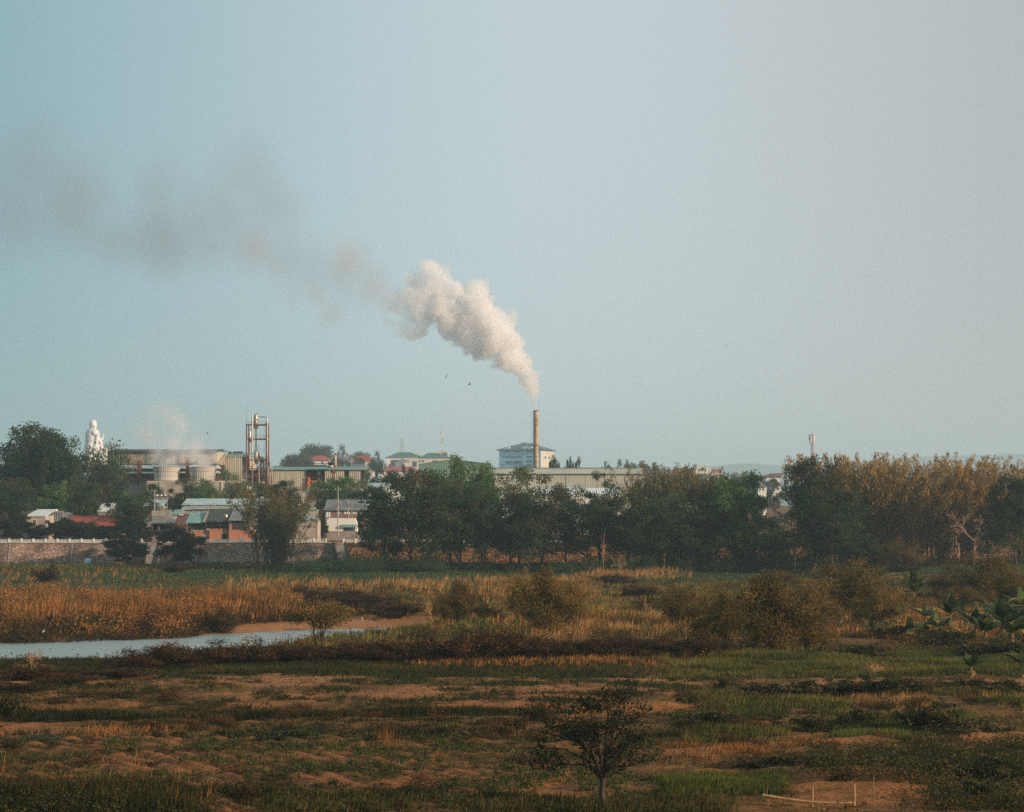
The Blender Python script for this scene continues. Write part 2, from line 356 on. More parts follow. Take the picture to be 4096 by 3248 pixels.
tcn = t.nodes.new('ShaderNodeTexCoord'); mp = t.nodes.new('ShaderNodeMapping'); mp.inputs['Scale'].default_value = (.7, 1.3, 1)
t.links.new(tcn.outputs['Object'], mp.inputs[0])
def _noise(s, d=6, r=.6):
    n = t.nodes.new('ShaderNodeTexNoise'); n.inputs['Scale'].default_value = s; n.inputs['Detail'].default_value = d; n.inputs['Roughness'].default_value = r
    t.links.new(mp.outputs[0], n.inputs['Vector']); return n
def _mixc(f, c1, c2):
    x = t.nodes.new('ShaderNodeMix'); x.data_type = 'RGBA'
    for i, c in ((6, c1), (7, c2)):
        if isinstance(c, tuple): x.inputs[i].default_value = c + (1,)
        else: t.links.new(c, x.inputs[i])
    t.links.new(f, x.inputs[0]); return x.outputs[2]
def _rng(o, a, b_, c=0., d=1.):
    r = t.nodes.new('ShaderNodeMapRange'); r.inputs[1].default_value = a; r.inputs[2].default_value = b_; r.inputs[3].default_value = c; r.inputs[4].default_value = d
    t.links.new(o, r.inputs[0]); return r.outputs[0]
n1 = _noise(.9, 8, .7); n2 = _noise(.15); n3 = _noise(5, 8, .75)
turf = _mixc(_rng(n1.outputs['Fac'], .35, .65), (.075, .048, .018), (.22, .105, .040))
turf = _mixc(_at('far').outputs['Fac'], turf, _mixc(_rng(n2.outputs['Fac'], .4, .6), (.028, .048, .018), (.050, .065, .026)))
earth = _mixc(_rng(n3.outputs['Fac'], .3, .7), (.15, .062, .024), (.35, .155, .064))
earth = _mixc(_at('sand').outputs['Fac'], earth, _mixc(_rng(n1.outputs['Fac'], .3, .7), (.38, .205, .105), (.25, .13, .066)))
ma = t.nodes.new('ShaderNodeMath'); ma.operation = 'ADD'; t.links.new(_at('soil').outputs['Fac'], ma.inputs[0]); t.links.new(_rng(n3.outputs['Fac'], .3, .7, -.3, .3), ma.inputs[1])
t.links.new(_mixc(_rng(ma.outputs[0], .3, .7), turf, earth), b.inputs['Base Color'])
bp = t.nodes.new('ShaderNodeBump'); bp.inputs['Strength'].default_value = .9; bp.inputs['Distance'].default_value = .25
t.links.new(n3.outputs['Fac'], bp.inputs['Height']); t.links.new(bp.outputs[0], b.inputs['Normal'])
ground = npmesh('ground', np.stack([GX, GY, GZ], -1).reshape(-1, 3), quads, gm, smooth=True)
tag(ground, 'orange brown fields, turf and banks running from the foreground to the town', kind='structure')
fx, fy, fz = GX.ravel(), GY.ravel(), GZ.ravel()
so = soil(fx, fy)
yc, hw = river(fx); dd = np.abs(fy - yc) - hw
so = np.maximum(so, (fx < 4) * sm((15 + 6 * fbm(fx, fy, 5, 6) - dd) / 5) * (fy > yc) * sm((fx + 90) / 20) * .95)
so = np.maximum(so, (fx < 0) * sm((7 - dd) / 3))
dryslope = sm((fy - 597) / 3) * sm((614 - fy) / 3) * (fx > -62)
so = np.maximum(so, dryslope)
for nm, val in (('soil', so), ('far', sm((fy - 330) / 60) * sm((598 - fy) / 4)), ('sand', np.maximum(np.maximum(dryslope * .7, (fy > 300) * so), so * sm((fy - 140) / 20) * .6))):
    at = ground.data.attributes.new(nm, 'FLOAT', 'POINT'); at.data.foreach_set('value', val.astype(np.float32))

# river water
wm, t, b = newmat('river water'); b.inputs['Base Color'].default_value = (.25, .31, .30, 1); b.inputs['Roughness'].default_value = .28; b.inputs['Specular IOR Level'].default_value = 1.0; b.inputs['IOR'].default_value = 1.8
tcn = t.nodes.new('ShaderNodeTexCoord'); mp = t.nodes.new('ShaderNodeMapping'); mp.inputs['Scale'].default_value = (.5, 1.6, 1); t.links.new(tcn.outputs['Object'], mp.inputs[0])
n1 = t.nodes.new('ShaderNodeTexNoise'); n1.inputs['Scale'].default_value = 1.6; n1.inputs['Detail'].default_value = 5; t.links.new(mp.outputs[0], n1.inputs['Vector'])
bp = t.nodes.new('ShaderNodeBump'); bp.inputs['Strength'].default_value = .8; bp.inputs['Distance'].default_value = .30; t.links.new(n1.outputs['Fac'], bp.inputs['Height']); t.links.new(bp.outputs[0], b.inputs['Normal'])
w = MB(); w.face([(-420, 90, -2.45), (10, 90, -2.45), (10, 330, -2.45), (-420, 330, -2.45)])
tag(w.build('water', wm), 'pale river reach reflecting the sky below the reed bank', kind='structure')

# hills on the far horizon
hm = mat('hazy wooded hills', (.05, .075, .05), (.08, .09, .06), scale=.004)
for D, amp, pts, lab in ((11500, 1, [(1200, 2000), (1500, 1960), (2400, 1905), (2750, 1868), (2950, 1856), (3150, 1862), (3300, 1880), (3500, 1835), (3650, 1826), (3900, 1819), (4200, 1812), (4700, 1800), (5600, 1790)], 'long low blue hill ridge on the right horizon'),):
    us = np.linspace(pts[0][0], pts[-1][0], 160); vs = np.interp(us, [p[0] for p in pts], [p[1] for p in pts])
    xs = X(us, D); zs = Z(vs, D) + (fbm(us, us * 0, 60, 77) - .5) * 18
    V = []
    for dy, k in ((-1500, 0), (-900, .35), (-400, .75), (0, 1), (700, .7), (1600, 0)):
        V += [(x, D + dy, 55 + (z - 55) * k) for x, z in zip(xs, zs)]
    n = len(us); ii = np.arange(n * 6).reshape(6, n)
    q = np.stack([ii[:-1, :-1], ii[:-1, 1:], ii[1:, 1:], ii[1:, :-1]], -1).reshape(-1, 4)
    tag(npmesh('hills', np.array(V), q, hm, smooth=True), lab, kind='structure')

# ---------------------------------------------------------------- vegetation meshes
def leaf_quads(c, size, asp=.55, up=None, g=None):
    n = len(c); g = g or rng
    a = g.normal(size=(n, 3))
    if up is not None: a = a * .55 + up
    a /= np.linalg.norm(a, axis=1, keepdims=True)
    b_ = np.cross(a, g.normal(size=(n, 3))); b_ /= np.linalg.norm(b_, axis=1, keepdims=True)
    s = np.asarray(size).reshape(-1, 1) * .5
    a = a * s; b_ = b_ * s * asp
    V = np.stack([c - a, c + b_, c + a, c - b_], 1).reshape(-1, 3)
    return V, np.arange(n * 4).reshape(-1, 4)

def make_broadleaf(name, seed, H, W, base, leafm, nclump=60, nleaf=9000, leaf=.42, shape='round', barkm=None, trunk_r=.28, sparse=0., multi=1):
    g = np.random.default_rng(seed)
    root = empty(name, (0, 0, 0))
    cz = (H + base) / 2; rz = (H - base) / 2
    cl = []
    tries = 0
    while len(cl) < nclump and tries < 5000:
        tries += 1
        d = g.normal(size=3); d /= np.linalg.norm(d); r = g.random() ** .42
        p = d * r
        if shape == 'umbrella' and p[2] < -.25: continue
        if shape == 'cone' and np.hypot(p[0], p[1]) > (1 - p[2]) * .62: continue
        k = 1 + .35 * (vnoise(np.array([d[0] * 2.2 + 9]), np.array([d[2] * 2.2 + d[1]]), seed)[0] - .5)
        cl.append((p[0] * W / 2 * .86 * k, p[1] * W / 2 * .86 * k, cz + p[2] * rz * .88 * k))
    cl = np.array(cl)
    cr = W * g.uniform(.055, .13, len(cl)) * (1 if nclump > 30 else 1.3)
    wts = cr ** 2; wts /= wts.sum()
    ci = g.choice(len(cl), nleaf, p=wts)
    dirs = g.normal(size=(nleaf, 3)); dirs /= np.linalg.norm(dirs, axis=1, keepdims=True)
    pts = cl[ci] + dirs * (cr[ci] * g.uniform(.3, 1.15, nleaf))[:, None] * np.array([1.1, 1.1, .8])
    tw = g.random(len(cl)) * .6
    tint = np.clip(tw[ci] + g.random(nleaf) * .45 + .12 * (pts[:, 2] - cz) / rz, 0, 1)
    V, Q = leaf_quads(pts, leaf * g.uniform(.6, 1.35, nleaf), .6, g=g)
    tr = MB()
    for s_ in range(multi):
        bx, by = (0, 0) if multi == 1 else (g.normal() * W * .05, g.normal() * W * .05)
        top = base + rz * 1.1
        lean = g.normal(size=2) * .04 * H
        spine = [(bx, by, -.6), (bx + lean[0] * .1, by + lean[1] * .1, base * .5), (bx + lean[0] * .5, by + lean[1] * .5, base), (bx + lean[0], by + lean[1], top)]
        tr.path(spine, [trunk_r * 1.3, trunk_r, trunk_r * .8, trunk_r * .35], 7)
        for k in g.choice(len(cl), min(len(cl), 22 // multi + 3), replace=False):
            h = base * .8 + (top - base * .8) * g.random() * .7
            f = min(1, h / top); p0 = np.array([bx + lean[0] * f, by + lean[1] * f, h]); p1 = cl[k]
            mid = (p0 + p1) / 2 + np.array([0, 0, -.04 * H * g.random()]) + g.normal(size=3) * .02 * W
            tr.path([p0, mid, p1], [trunk_r * .4, trunk_r * .22, trunk_r * .07], 5)
    tr.build('trunk', barkm or M['bark'], root, smooth=True)
    npmesh('crown', V, Q, leafm, tint, root)
    root['pw'] = 2 * float(np.percentile(np.abs(V[:, :2]), 96)); root['ph'] = float(np.percentile(V[:, 2], 98.0))
    return root

def make_bamboo(name, seed, H, W, leafm, nculm=40, nleaf=12000, leaf=.38):
    g = np.random.default_rng(seed); root = empty(name, (0, 0, 0)); tr = MB(); P = []; T = []; UP = []
    for i in range(nculm):
        a = g.random() * 2 * math.pi; r = abs(g.normal()) * .17 * W
        b0 = np.array([math.cos(a) * r, math.sin(a) * r * .7, -.3]); h = H * g.uniform(.62, 1.0)
        a2 = a + g.normal() * .5; out_ = W * g.uniform(.05, .5)
        dx = np.array([math.cos(a2), math.sin(a2), 0])
        ts = np.linspace(0, 1, 8)
        curve = [b0 + dx * out_ * t_ ** 2.2 + np.array([0, 0, h * (t_ - .06 * t_ ** 6)]) + g.normal(size=3) * .05 for t_ in ts]
        tr.path(curve, [.07, .07, .065, .06, .05, .04, .03, .015], 4)
        m = nleaf // nculm
        tt = g.beta(1.5, 1.15, m) * .86 + .16
        cx = np.array([[np.interp(q, ts, [c[k] for c in curve]) for k in range(3)] for q in tt])
        nd = np.round(tt * 26) / 26
        ang = (nd * 997 + i) % 6.283
        spread = .3 + 1.0 * np.sin(np.clip(tt, 0, 1) * math.pi) ** .7
        off = np.stack([np.cos(ang), np.sin(ang), np.zeros(m)], 1) * (spread * g.random(m) * 1.4)[:, None] + g.normal(size=(m, 3)) * .22
        off[:, 2] -= .3 * g.random(m)
        P.append(cx + off); T.append(np.clip(g.random(m) * .55 + tt * .5 + g.normal() * .08, 0, 1))
        u = off * .35; u[:, 2] = -1.1; UP.append(u)
    P = np.concatenate(P); T = np.concatenate(T); UP = np.concatenate(UP)
    V, Q = leaf_quads(P, leaf * g.uniform(.6, 1.5, len(P)), .24, UP, g)
    tr.build('culm', M['cane'], root); root.children[0]['kind'] = 'stuff'; npmesh('crown', V, Q, leafm, T, root)
    root['pw'] = 2 * float(np.percentile(np.abs(V[:, 0]), 94)); root['ph'] = float(np.percentile(V[:, 2], 99.6))
    return root

def make_bush(name, seed, H, W, leafm, nleaf=5000, leaf=.2, nstem=14, hollow=.35, twig=.025):
    g = np.random.default_rng(seed); root = empty(name, (0, 0, 0)); tr = MB(); C = []
    for i in range(nstem):
        a = g.random() * 6.283; e = g.uniform(.35, 1.5); L = 1.
        tip = np.array([math.cos(a) * math.cos(e) * W / 2, math.sin(a) * math.cos(e) * W / 2, math.sin(e) * H * g.uniform(.75, 1.0)]) * g.uniform(.75, 1.0)
        mid = tip * .5 + np.array([0, 0, H * .12])
        tr.path([(0, 0, -.1), mid, tip], [twig * 1.6, twig, twig * .4], 4)
        for k in range(5):
            q = .35 + .65 * k / 4; C.append(tip * q * (1) + np.array([0, 0, H * .1 * (1 - q)]) + g.normal(size=3) * W * .06)
    C = np.array(C)
    ci = g.integers(0, len(C), nleaf)
    rad = W * .085
    dirs = g.normal(size=(nleaf, 3)); dirs /= np.linalg.norm(dirs, axis=1, keepdims=True)
    P = C[ci] + dirs * rad * g.uniform(.1, 1.2, nleaf)[:, None]
    P[:, 2] = np.abs(P[:, 2]) + .02
    tw = g.random(len(C)) * .6
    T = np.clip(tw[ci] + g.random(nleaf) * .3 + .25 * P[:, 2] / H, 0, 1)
    V, Q = leaf_quads(P, leaf * g.uniform(.6, 1.4, nleaf), .5, g=g)
    tr.build('stem', M['bark'], root); npmesh('foliage', V, Q, leafm, T, root)
    root['pw'] = 2 * float(np.percentile(np.abs(V[:, :2]), 95)); root['ph'] = float(np.percentile(V[:, 2], 99))
    return root

def bare_tree(name, seed, H, W, barkm, lv=5, r0=.16, kids=4):
    g = np.random.default_rng(seed); root = empty(name, (0, 0, 0)); tr = MB(); tw = MB()
    def br(p, d, L, r, k):
        pts = [p]; q = p; dd = d
        for s_ in range(3):
            dd = dd + g.normal(size=3) * .16; dd /= np.linalg.norm(dd); q = q + dd * L / 3; pts.append(q)
        (tr if k > lv - 2 else tw).path(pts, [r, r * .85, r * .7, r * .5], 5 if k > 2 else 3)
        if k <= 0: return
        for c in range(kids if k > 1 else 3):
            nd = dd * .75 + g.normal(size=3) * .62 + np.array([0, 0, .12]); nd /= np.linalg.norm(nd)
            at = pts[g.integers(1, 4)]
            br(at, nd, L * g.uniform(.5, .8), r * .62, k - 1)
    br(np.array([0, 0, -.3]), np.array([0.05, 0, 1.]), H * .42, r0, lv)
    tr.build('trunk', barkm, root); tw.build('twigs', barkm, root)
    root['pw'] = W; root['ph'] = H
    return root

def place(proto, u, D, wpx, toppx, label, cat, group=None, rot=None, z=None, first=[set()], dz=0):
    """stand a copy of a plant at photo column u and distance D, wpx wide and with its top at photo row toppx"""
    x = X(u, D); zz = hz_(x, D) if z is None else z
    if proto.name not in first[0]: first[0].add(proto.name); o = proto
    else: o = copy_tree(proto)
    o.location = (x, D, zz + dz); h = Z(toppx, D) - zz - dz
    sx = wpx * K(D) / o['pw']; o.scale = (sx, sx, h / o['ph'])
    o.rotation_euler = (0, 0, rng.random() * 6.283 if rot is None else rot)
    return tag(o, label, cat, group)
PROTO = []
def keep(p): PROTO.append(p); return p

def grass(name, P, h, w, nb, matl, lean=.35, tintbase=None, g=rng, seg=1, label=None, cat=None, kind='stuff', spread=.15, plume=0):
    """tufts of tapering blades at points P (n,3); h height per tuft"""
    n = len(P); h = np.broadcast_to(np.asarray(h, float), (n,))
    c = np.repeat(P, nb, 0); hh = np.repeat(h, nb) * g.uniform(.5, 1.1, n * nb)
    m = len(c); c = c + np.stack([g.normal(size=m) * spread, g.normal(size=m) * spread, np.zeros(m)], 1)
    a = g.random(m) * 6.283; l = np.abs(g.normal(size=m)) * lean
    d = np.stack([np.cos(a) * l + .12, np.sin(a) * l, np.ones(m)], 1); d /= np.linalg.norm(d, axis=1, keepdims=True)
    side = np.stack([-np.sin(a + .8), np.cos(a + .8), np.zeros(m)], 1) * (w * .5)
    side *= g.uniform(.6, 1.4, m)[:, None]
    tip = c + d * hh[:, None]; mid = c + d * (hh * .55)[:, None]
    tip[:, 2] -= hh * .12 * l * 2; 
    if plume:
        V = np.stack([c - side * .35, c + side * .35, mid + side * .6, tip, mid - side * .6], 1).reshape(-1, 3)
        k = 5
    else:
        V = np.stack([c - side, c + side, mid + side * .8, tip, mid - side * .8], 1).reshape(-1, 3); k = 5
    Q = np.arange(m * k).reshape(-1, k)
    tb = np.zeros(n) if tintbase is None else tintbase
    T = np.clip(np.repeat(tb, nb) + g.random(m) * .5, 0, 1)
    o = npmesh(name, V, Q, matl, T)
    return tag(o, label, cat, kind=kind)
def scatter(n, x0, x1, y0, y1, prob, g=rng):
    x = g.uniform(x0, x1, n); y = g.uniform(y0, y1, n); k = g.random(n) < prob(x, y)
    x, y = x[k], y[k]; yc, hw = river(x); dr = np.abs(y - yc) - hw; k = (dr > np.where((y < yc) & (x < -10) & (y > 200), 30, 1.5)) & ~((y > yc) & (x > -48 + (g.random(len(x)) - .5) * 6) & (x < -14) & (dr < 11 + 6 * fbm(x, y, 5, 6) + 4 * g.random(len(x)))); x, y = x[k], y[k]
    x, y = x[np.abs(x) < y * .345 + 8], y[np.abs(x) < y * .345 + 8]
    return np.stack([x, y, height(x, y)], 1)
#PART2

# ================================================================ large structures
def root_at(name, u, D, label, cat, group=None, z=None):
    x = X(u, D); return empty(name, (x, D, hz_(x, D) if z is None else z), label, cat, group)
def windows(par, rects, D, glass=None, frame=None, proud=.06):
    for (u0, u1, v0, v1) in rects:
        k = K(D) * .6
        f = MB(); x0, x1, z0, z1 = X(u0, D), X(u1, D), Z(v1, D), Z(v0, D); t_ = max(.06, min(.16, (x1 - x0) * .1))
        f.box(x0, x1, D - proud, D + .02, z0, z0 + t_).box(x0, x1, D - proud, D + .02, z1 - t_, z1)
        f.box(x0, x0 + t_, D - proud, D + .02, z0 + t_, z1 - t_).box(x1 - t_, x1, D - proud, D + .02, z0 + t_, z1 - t_)
        fo = f.build('window', frame or M['plaster'], par)
        p = MB().box(x0 + t_, x1 - t_, D - proud * .4, D + .02, z0 + t_, z1 - t_); p.build('pane', glass or M['glass'], fo)
def shed_roof(par, u0, u1, ve, vr, D, dep, m, over=.4, name='roof', slant=0):
    x0, x1 = X(u0, D), X(u1, D); ze = Z(ve, D - over); zr = Z(vr, D + dep)
    b_ = MB(); b_.slab((x0, D - over, ze), (x1, D - over, ze), (x1 + slant, D + dep, zr), (x0 + slant, D + dep, zr), .16)
    return b_.build(name, m, par)
def gable_roof(par, u0, u1, ve, vr, D, dep, m, over=.4, name='roof'):
    x0, x1 = X(u0, D), X(u1, D); ze = Z(ve, D - over); ym = D + dep / 2; zr = Z(vr, ym)
    b_ = MB(); b_.slab((x0, D - over, ze), (x1, D - over, ze), (x1, ym, zr), (x0, ym, zr), .16)
    b_.slab((x0, ym + .003, zr), (x1, ym + .003, zr), (x1, D + dep + over, ze), (x0, D + dep + over, ze), .16)
    # gable ends
    b_.face([(x0 + .3, D, ze - .1), (x0 + .3, ym, zr - .2), (x0 + .3, D + dep, ze - .1)]); b_.face([(x1 - .3, D, ze - .1), (x1 - .3, ym, zr - .2), (x1 - .3, D + dep, ze - .1)])
    return b_.build(name, m, par)
def hip_roof(par, u0, u1, ve, vr, D, dep, m, ru0=None, ru1=None, over=.6, name='roof'):
    x0, x1 = X(u0, D), X(u1, D); ze = Z(ve, D - over); ym = D + dep / 2; zr = Z(vr, ym)
    r0 = X(ru0, ym) if ru0 else x0 + (x1 - x0) * .25; r1 = X(ru1, ym) if ru1 else x1 - (x1 - x0) * .25
    b_ = MB(); A, B, C, Dd = (x0, D - over, ze), (x1, D - over, ze), (x1, D + dep + over, ze), (x0, D + dep + over, ze)
    E, F = (r0, ym, zr), (r1, ym, zr)
    b_.face([A, B, F, E]); b_.face([B, C, F]); b_.face([C, Dd, E, F]); b_.face([Dd, A, E]); b_.face([Dd, C, B, A])
    b_.box(x0, x1, D - over - .01, D + dep + over, ze - .35, ze - .01)
    return b_.build(name, m, par)
def wall(par, u0, u1, v0, D, dep, m, v1=None, name='wall', zb=None):
    zb = par.location.z - 1.5 if zb is None else zb
    x0, x1 = X(u0, D), X(u1, D)
    return MB().box(x0, x1, D, D + dep, Z(v1, D) if v1 else zb, Z(v0, D)).build(name, m, par)
def pb(par, name, m, u0, u1, v0, v1, D, dep): return MB().pbox(u0, u1, v0, v1, D, dep).build(name, m, par)

# ---- retaining wall with balustrade
rw = empty('retaining_wall', (X(560, 600), 600, 0), 'long sloping stone block retaining wall below the riverside houses', 'retaining wall')
xa, xb = X(-260, 600), X(1340, 600)
sx0, sx1 = X(1343, 600), X(1395, 600)
w_ = MB(); w_.quadbox([(xa, 598.6, -1.2), (xb, 598.6, -1.2), (xb, 604, -1.2), (xa, 604, -1.2), (xa, 601.7, 7.25), (xb, 601.7, 7.25), (xb, 604, 7.25), (xa, 604, 7.25)]); w_.build('stonework', M['stonewall'], rw)
w_ = MB()
for u in (35, 285, 530, 785, 1030): x = X(u, 600); w_.quadbox([(x - .18, 598.4, -1), (x + .18, 598.4, -1), (x + .18, 599.5, -1), (x - .18, 599.5, -1), (x - .18, 601.6, 7.25), (x + .18, 601.6, 7.25), (x + .18, 602.6, 7.25), (x - .18, 602.6, 7.25)])
w_.build('pilaster', M['greyplaster'], rw)
w_ = MB(); w_.box(xa, xb, 601.45, 604.2, 7.25, 7.55); w_.build('coping', M['concrete'], rw)
def balustrade(u0, u1, label):
    D = 602.0; xs = [X(u, D) for u in np.arange(u0, u1 + 1, 48.3)]
    r_ = empty('balustrade', (xs[0], D, 7.5), label, 'balustrade', 'balustrades along the top of the embankment')
    lo, hi = 7.55, 8.45
    MB().box(xs[0], xs[-1], D - .12, D + .12, hi - .14, hi).build('top_rail', M['plaster'], r_)
    MB().box(xs[0], xs[-1], D - .12, D + .12, lo, lo + .12).build('bottom_rail', M['plaster'], r_)
    for i, x in enumerate(xs):
        p = MB().box(x - .26, x + .26, D - .26, D + .26, lo - .3, hi + .22).box(x - .33, x + .33, D - .33, D + .33, hi + .22, hi + .34); p.build('post', M['plaster'], r_)
        if i < len(xs) - 1:
            q = MB(); n = 8
            for k in range(n): xx = x + (k + 1) * (xs[i + 1] - x) / (n + 1); q.box(xx - .10, xx + .10, D - .08, D + .08, lo + .12, hi - .14)
            q.build('balusters', M['plaster'], r_)
balustrade(-60, 594, 'white balustrade on the stone wall, the left run up to the first stairway')
balustrade(628, 1336, 'white balustrade in front of the brick houses between the two stairways')
balustrade(1374, 2290, 'white balustrade to the right of the straight stairway, half hidden by trees')
def stairs(uc_top, uc_bot, label, wid=4.0):
    D = 600.; x0 = X(uc_bot, D); x1 = X(uc_top, D)
    r_ = empty('stairway', (x0, 596, 0), label, 'stairs', 'stairways down the embankment')
    st = MB(); n = 24; y0, y1, z0, z1 = 595.0, 600.7, -.6, 7.5
    for i in range(n):
        f = i / (n - 1); xc = x0 + (x1 - x0) * f; z = z0 + (z1 - z0) * (i + 1) / n; y = y0 + (y1 - y0) * i / n
        st.box(xc - wid / 2, xc + wid / 2, y, 602.6, z - .6, z)
    st.build('steps', M['greyplaster'], r_)
    for s_ in (-1, 1):
        c = MB(); w2 = .28
        xb_, xt = x0 + s_ * wid / 2, x1 + s_ * wid / 2
        c.quadbox([(xb_ - w2, y0 - .8, z0 - 1), (xb_ + w2, y0 - .8, z0 - 1), (xt + w2, y1, z1 - 1.3), (xt - w2, y1, z1 - 1.3), (xb_ - w2, y0 - .8, z0 + .9), (xb_ + w2, y0 - .8, z0 + .9), (xt + w2, y1, z1 + .35), (xt - w2, y1, z1 + .35)])
        c.build('side_wall', M['wood'], r_)
stairs(610, 616, 'narrow concrete stairway down the stone wall by the dark round tree')
stairs(1356, 1390, 'straight stairway with dark side walls down the dry grass slope')

# ---- riverside houses
def tank(u, v, D, L, r, label, grp='rooftop water tanks', legs=.6, vert=False, z=None):
    x = X(u, D); zc = Z(v, D); o = empty('water_tank', (x, D, zc - r - legs), label, 'water tank', grp)
    if vert: MB().lathe((x, D, zc - r), [(r * .9, 0), (r, .1), (r, 1.6 * r), (r * .75, 1.85 * r), (.15, 2 * r)], 16).build('tank', M['steel'], o, True)
    else:
        t_ = MB().tube((x - L / 2, D, zc), (x + L / 2, D, zc), r, n=16)
        t_.tube((x - L / 2 - .12, D, zc), (x - L / 2, D, zc), r * .6, r, 16).tube((x + L / 2, D, zc), (x + L / 2 + .12, D, zc), r, r * .6, 16); t_.build('tank', M['steel'], o, True)
    l_ = MB()
    for dx in (-.35, .35): l_.box(x + dx * L - .05, x + dx * L + .05, D - r * .7, D + r * .7, zc - r - legs, zc - r + .1)
    l_.box(x - .35 * L, x + .35 * L, D - .05, D + .05, zc - r - legs, zc - r - legs + .08)
    l_.build('cradle', M['rust'], o)
    return o

D = 622; h = root_at('narrow_house', 144, D, 'narrow grey rendered house with a pale sheet roof above the left of the wall', 'house')
wall(h, 109, 181, 2062, D, 12, M['pinkplaster']); shed_roof(h, 105, 183, 2064, 2037, D, 13, M['roofwhite'], slant=.6); windows(h, [(128, 147, 2078, 2096)], D, M['rust'])
MB().pbox(109, 112, 2062, 2160, D - .1, .1).build('corner_trim', M['concrete'], h)
D = 652; h = root_at('grey_green_house', 225, D, 'low grey green house with a roof tank beside the narrow grey house', 'house')
wall(h, 184, 252, 2048, D, 12, M['roofgrey']); pb(h, 'parapet', M['concrete'], 184, 250, 2044, 2050, D - .15, 1); wall(h, 250, 268, 2052, D + 2, 9, M['cream'], name='side_wing'); pb(h, 'lean_to_roof', M['roofteal'], 182, 235, 2080, 2088, D - 2, 2)
tank(222, 2041, 654, 1.6, .5, 'small steel tank standing on the grey green house at the left')
D = 640; h = root_at('tiled_house', 368, D, 'long low house with a red clay tile roof among the left trees', 'house')
wall(h, 283, 452, 2098, D, 12, M['wood']); gable_roof(h, 275, 461, 2103, 2063, D, 13, M['roofred'], over=1.2)
pb(h, 'ridge_cap', M['roofrust'], 275, 461, 2061.5, 2064.5, D + 6.3, .5); windows(h, [(300, 318, 2112, 2130), (408, 426, 2112, 2130)], D, M['dark'], M['concrete'])
D = 628; h = root_at('thatch_shelter', 300, D, 'small open shelter on thin posts in front of the red tiled house', 'shelter')
shed_roof(h, 282, 322, 2132, 2128, D, 3, M['roofgrey'])
for u in (285, 302, 319): MB().pbox(u, u + 1.4, 2131, 2170, D, .15).build('post', M['plaster'], h)
for (u0, u1, ve, vr, D, lab, mm) in ((108, 176, 2020, 1991, 690, 'pale sheet roofed shed behind the trees at far left', 'roofpale'), (388, 442, 2045, 2013, 688, 'small shed with a stained pale roof between left trees', 'roofwhite'),
                                    (436, 482, 2022, 1999, 698, 'little teal roofed shed just right of the stained pale roof', 'roofpale'), (572, 655, 2024, 1998, 706, 'teal roofed shed behind the three steel tanks', 'roofpale'),
                                    (85, 160, 2036, 2016, 665, 'dark roofed low shed above the narrow grey house', 'roofdark'), (682, 722, 2056, 2038, 668, 'small pale green roofed hut behind the rusty maroon roof', 'roofteal')):
    h = root_at('shed', (u0 + u1) / 2, D, lab, 'shed'); wall(h, u0 + 3, u1 - 3, ve + 1, D, 9, M['greyplaster']); shed_roof(h, u0, u1, ve, vr, D, 9, M[mm]); windows(h, [(u0 + 12, u0 + 22, ve + 4, ve + 12)], D, M['dark'])
D = 622; h = root_at('tall_dark_house', 650, D, 'tall narrow house with a dark open balcony and roof terrace right of the left trees', 'house')
wall(h, 607, 692, 2139, D, 10, M['greyplaster']); wall(h, 607, 692, 2066, D + 3.2, 7, M['greyplaster'], v1=2139, name='back_wall')
pb(h, 'balcony_painted_shade', M['dark'], 612, 655, 2092, 2136, D + 3, .15); pb(h, 'balcony_front', M['wood'], 607, 665, 2119, 2139, D, .3); pb(h, 'side_screen', M['wood'], 666, 692, 2090, 2139, D + .2, 3)  # thin dark sheet paints in the shade at the back of the balcony
for u in (607, 634, 662, 689): pb(h, 'column', M['greyplaster'], u, u + 3, 2088, 2139, D + .35, .35)
shed_roof(h, 604, 696, 2092, 2074, D - 1, 4, M['roofgrey'], name='awning_roof'); pb(h, 'terrace_wall', M['concrete'], 607, 652, 2042, 2066, D + 3, 6); pb(h, 'fire_escape', M['steel'], 654, 680, 2040, 2064, D + 3.4, 3)
windows(h, [(668, 684, 2142, 2156)], D, M['dark'])
fr = root_at('tank_frame', 643, 626, 'slender steel frame carrying three tanks above the tall dark house', 'tank frame', z=Z(2042, 626))
for u in (617, 642, 668): MB().pbox(u, u + 1.6, 1994 if u == 642 else 1972, 2042, 626, .15).build('post', M['concrete'], fr)
MB().pbox(617, 670, 1990, 1994, 625.7, 2).build('deck', M['greyplaster'], fr)
for u, nm in ((627, 'left'), (643, 'middle'), (659, 'right')): tank(u, 1982.5, 626.6, 1.1, .45, f'shiny round tank, {nm} one of the three on the steel frame', legs=.12)
D = 642; h = root_at('rusty_roofed_house', 722, D, 'low white walled house with a rusty maroon roof beside the tall dark house', 'house')
wall(h, 697, 744, 2110, D, 10, M['concrete']); shed_roof(h, 693, 748, 2100, 2056, D + 2, 9, M['roofrust']); shed_roof(h, 695, 748, 2116, 2101, D - .5, 2.6, M['redsteel'], name='lean_to_roof'); windows(h, [(703, 716, 2120, 2136)], D, M['glass'])
pb(h, 'skylight', M['doorwhite'], 716, 733, 2056, 2061, D + 8, .6)
D = 622; h = root_at('teal_roofed_house', 780, D, 'orange brick house with a faded teal roof over dark timber boards', 'house')
wall(h, 747, 835, 2122, D, 10, M['brick']); wall(h, 751, 806, 2089, D + .6, 9, M['wood'], v1=2122, name='timber_storey'); shed_roof(h, 743, 809, 2091, 2050, D + .2, 9, M['roofteal'], over=.8)
pb(h, 'door', M['doorwhite'], 813, 825, 2137, 2166, D - .08, .1); pb(h, 'lintel', M['concrete'], 746, 836, 2120, 2123.5, D - .1, .4)
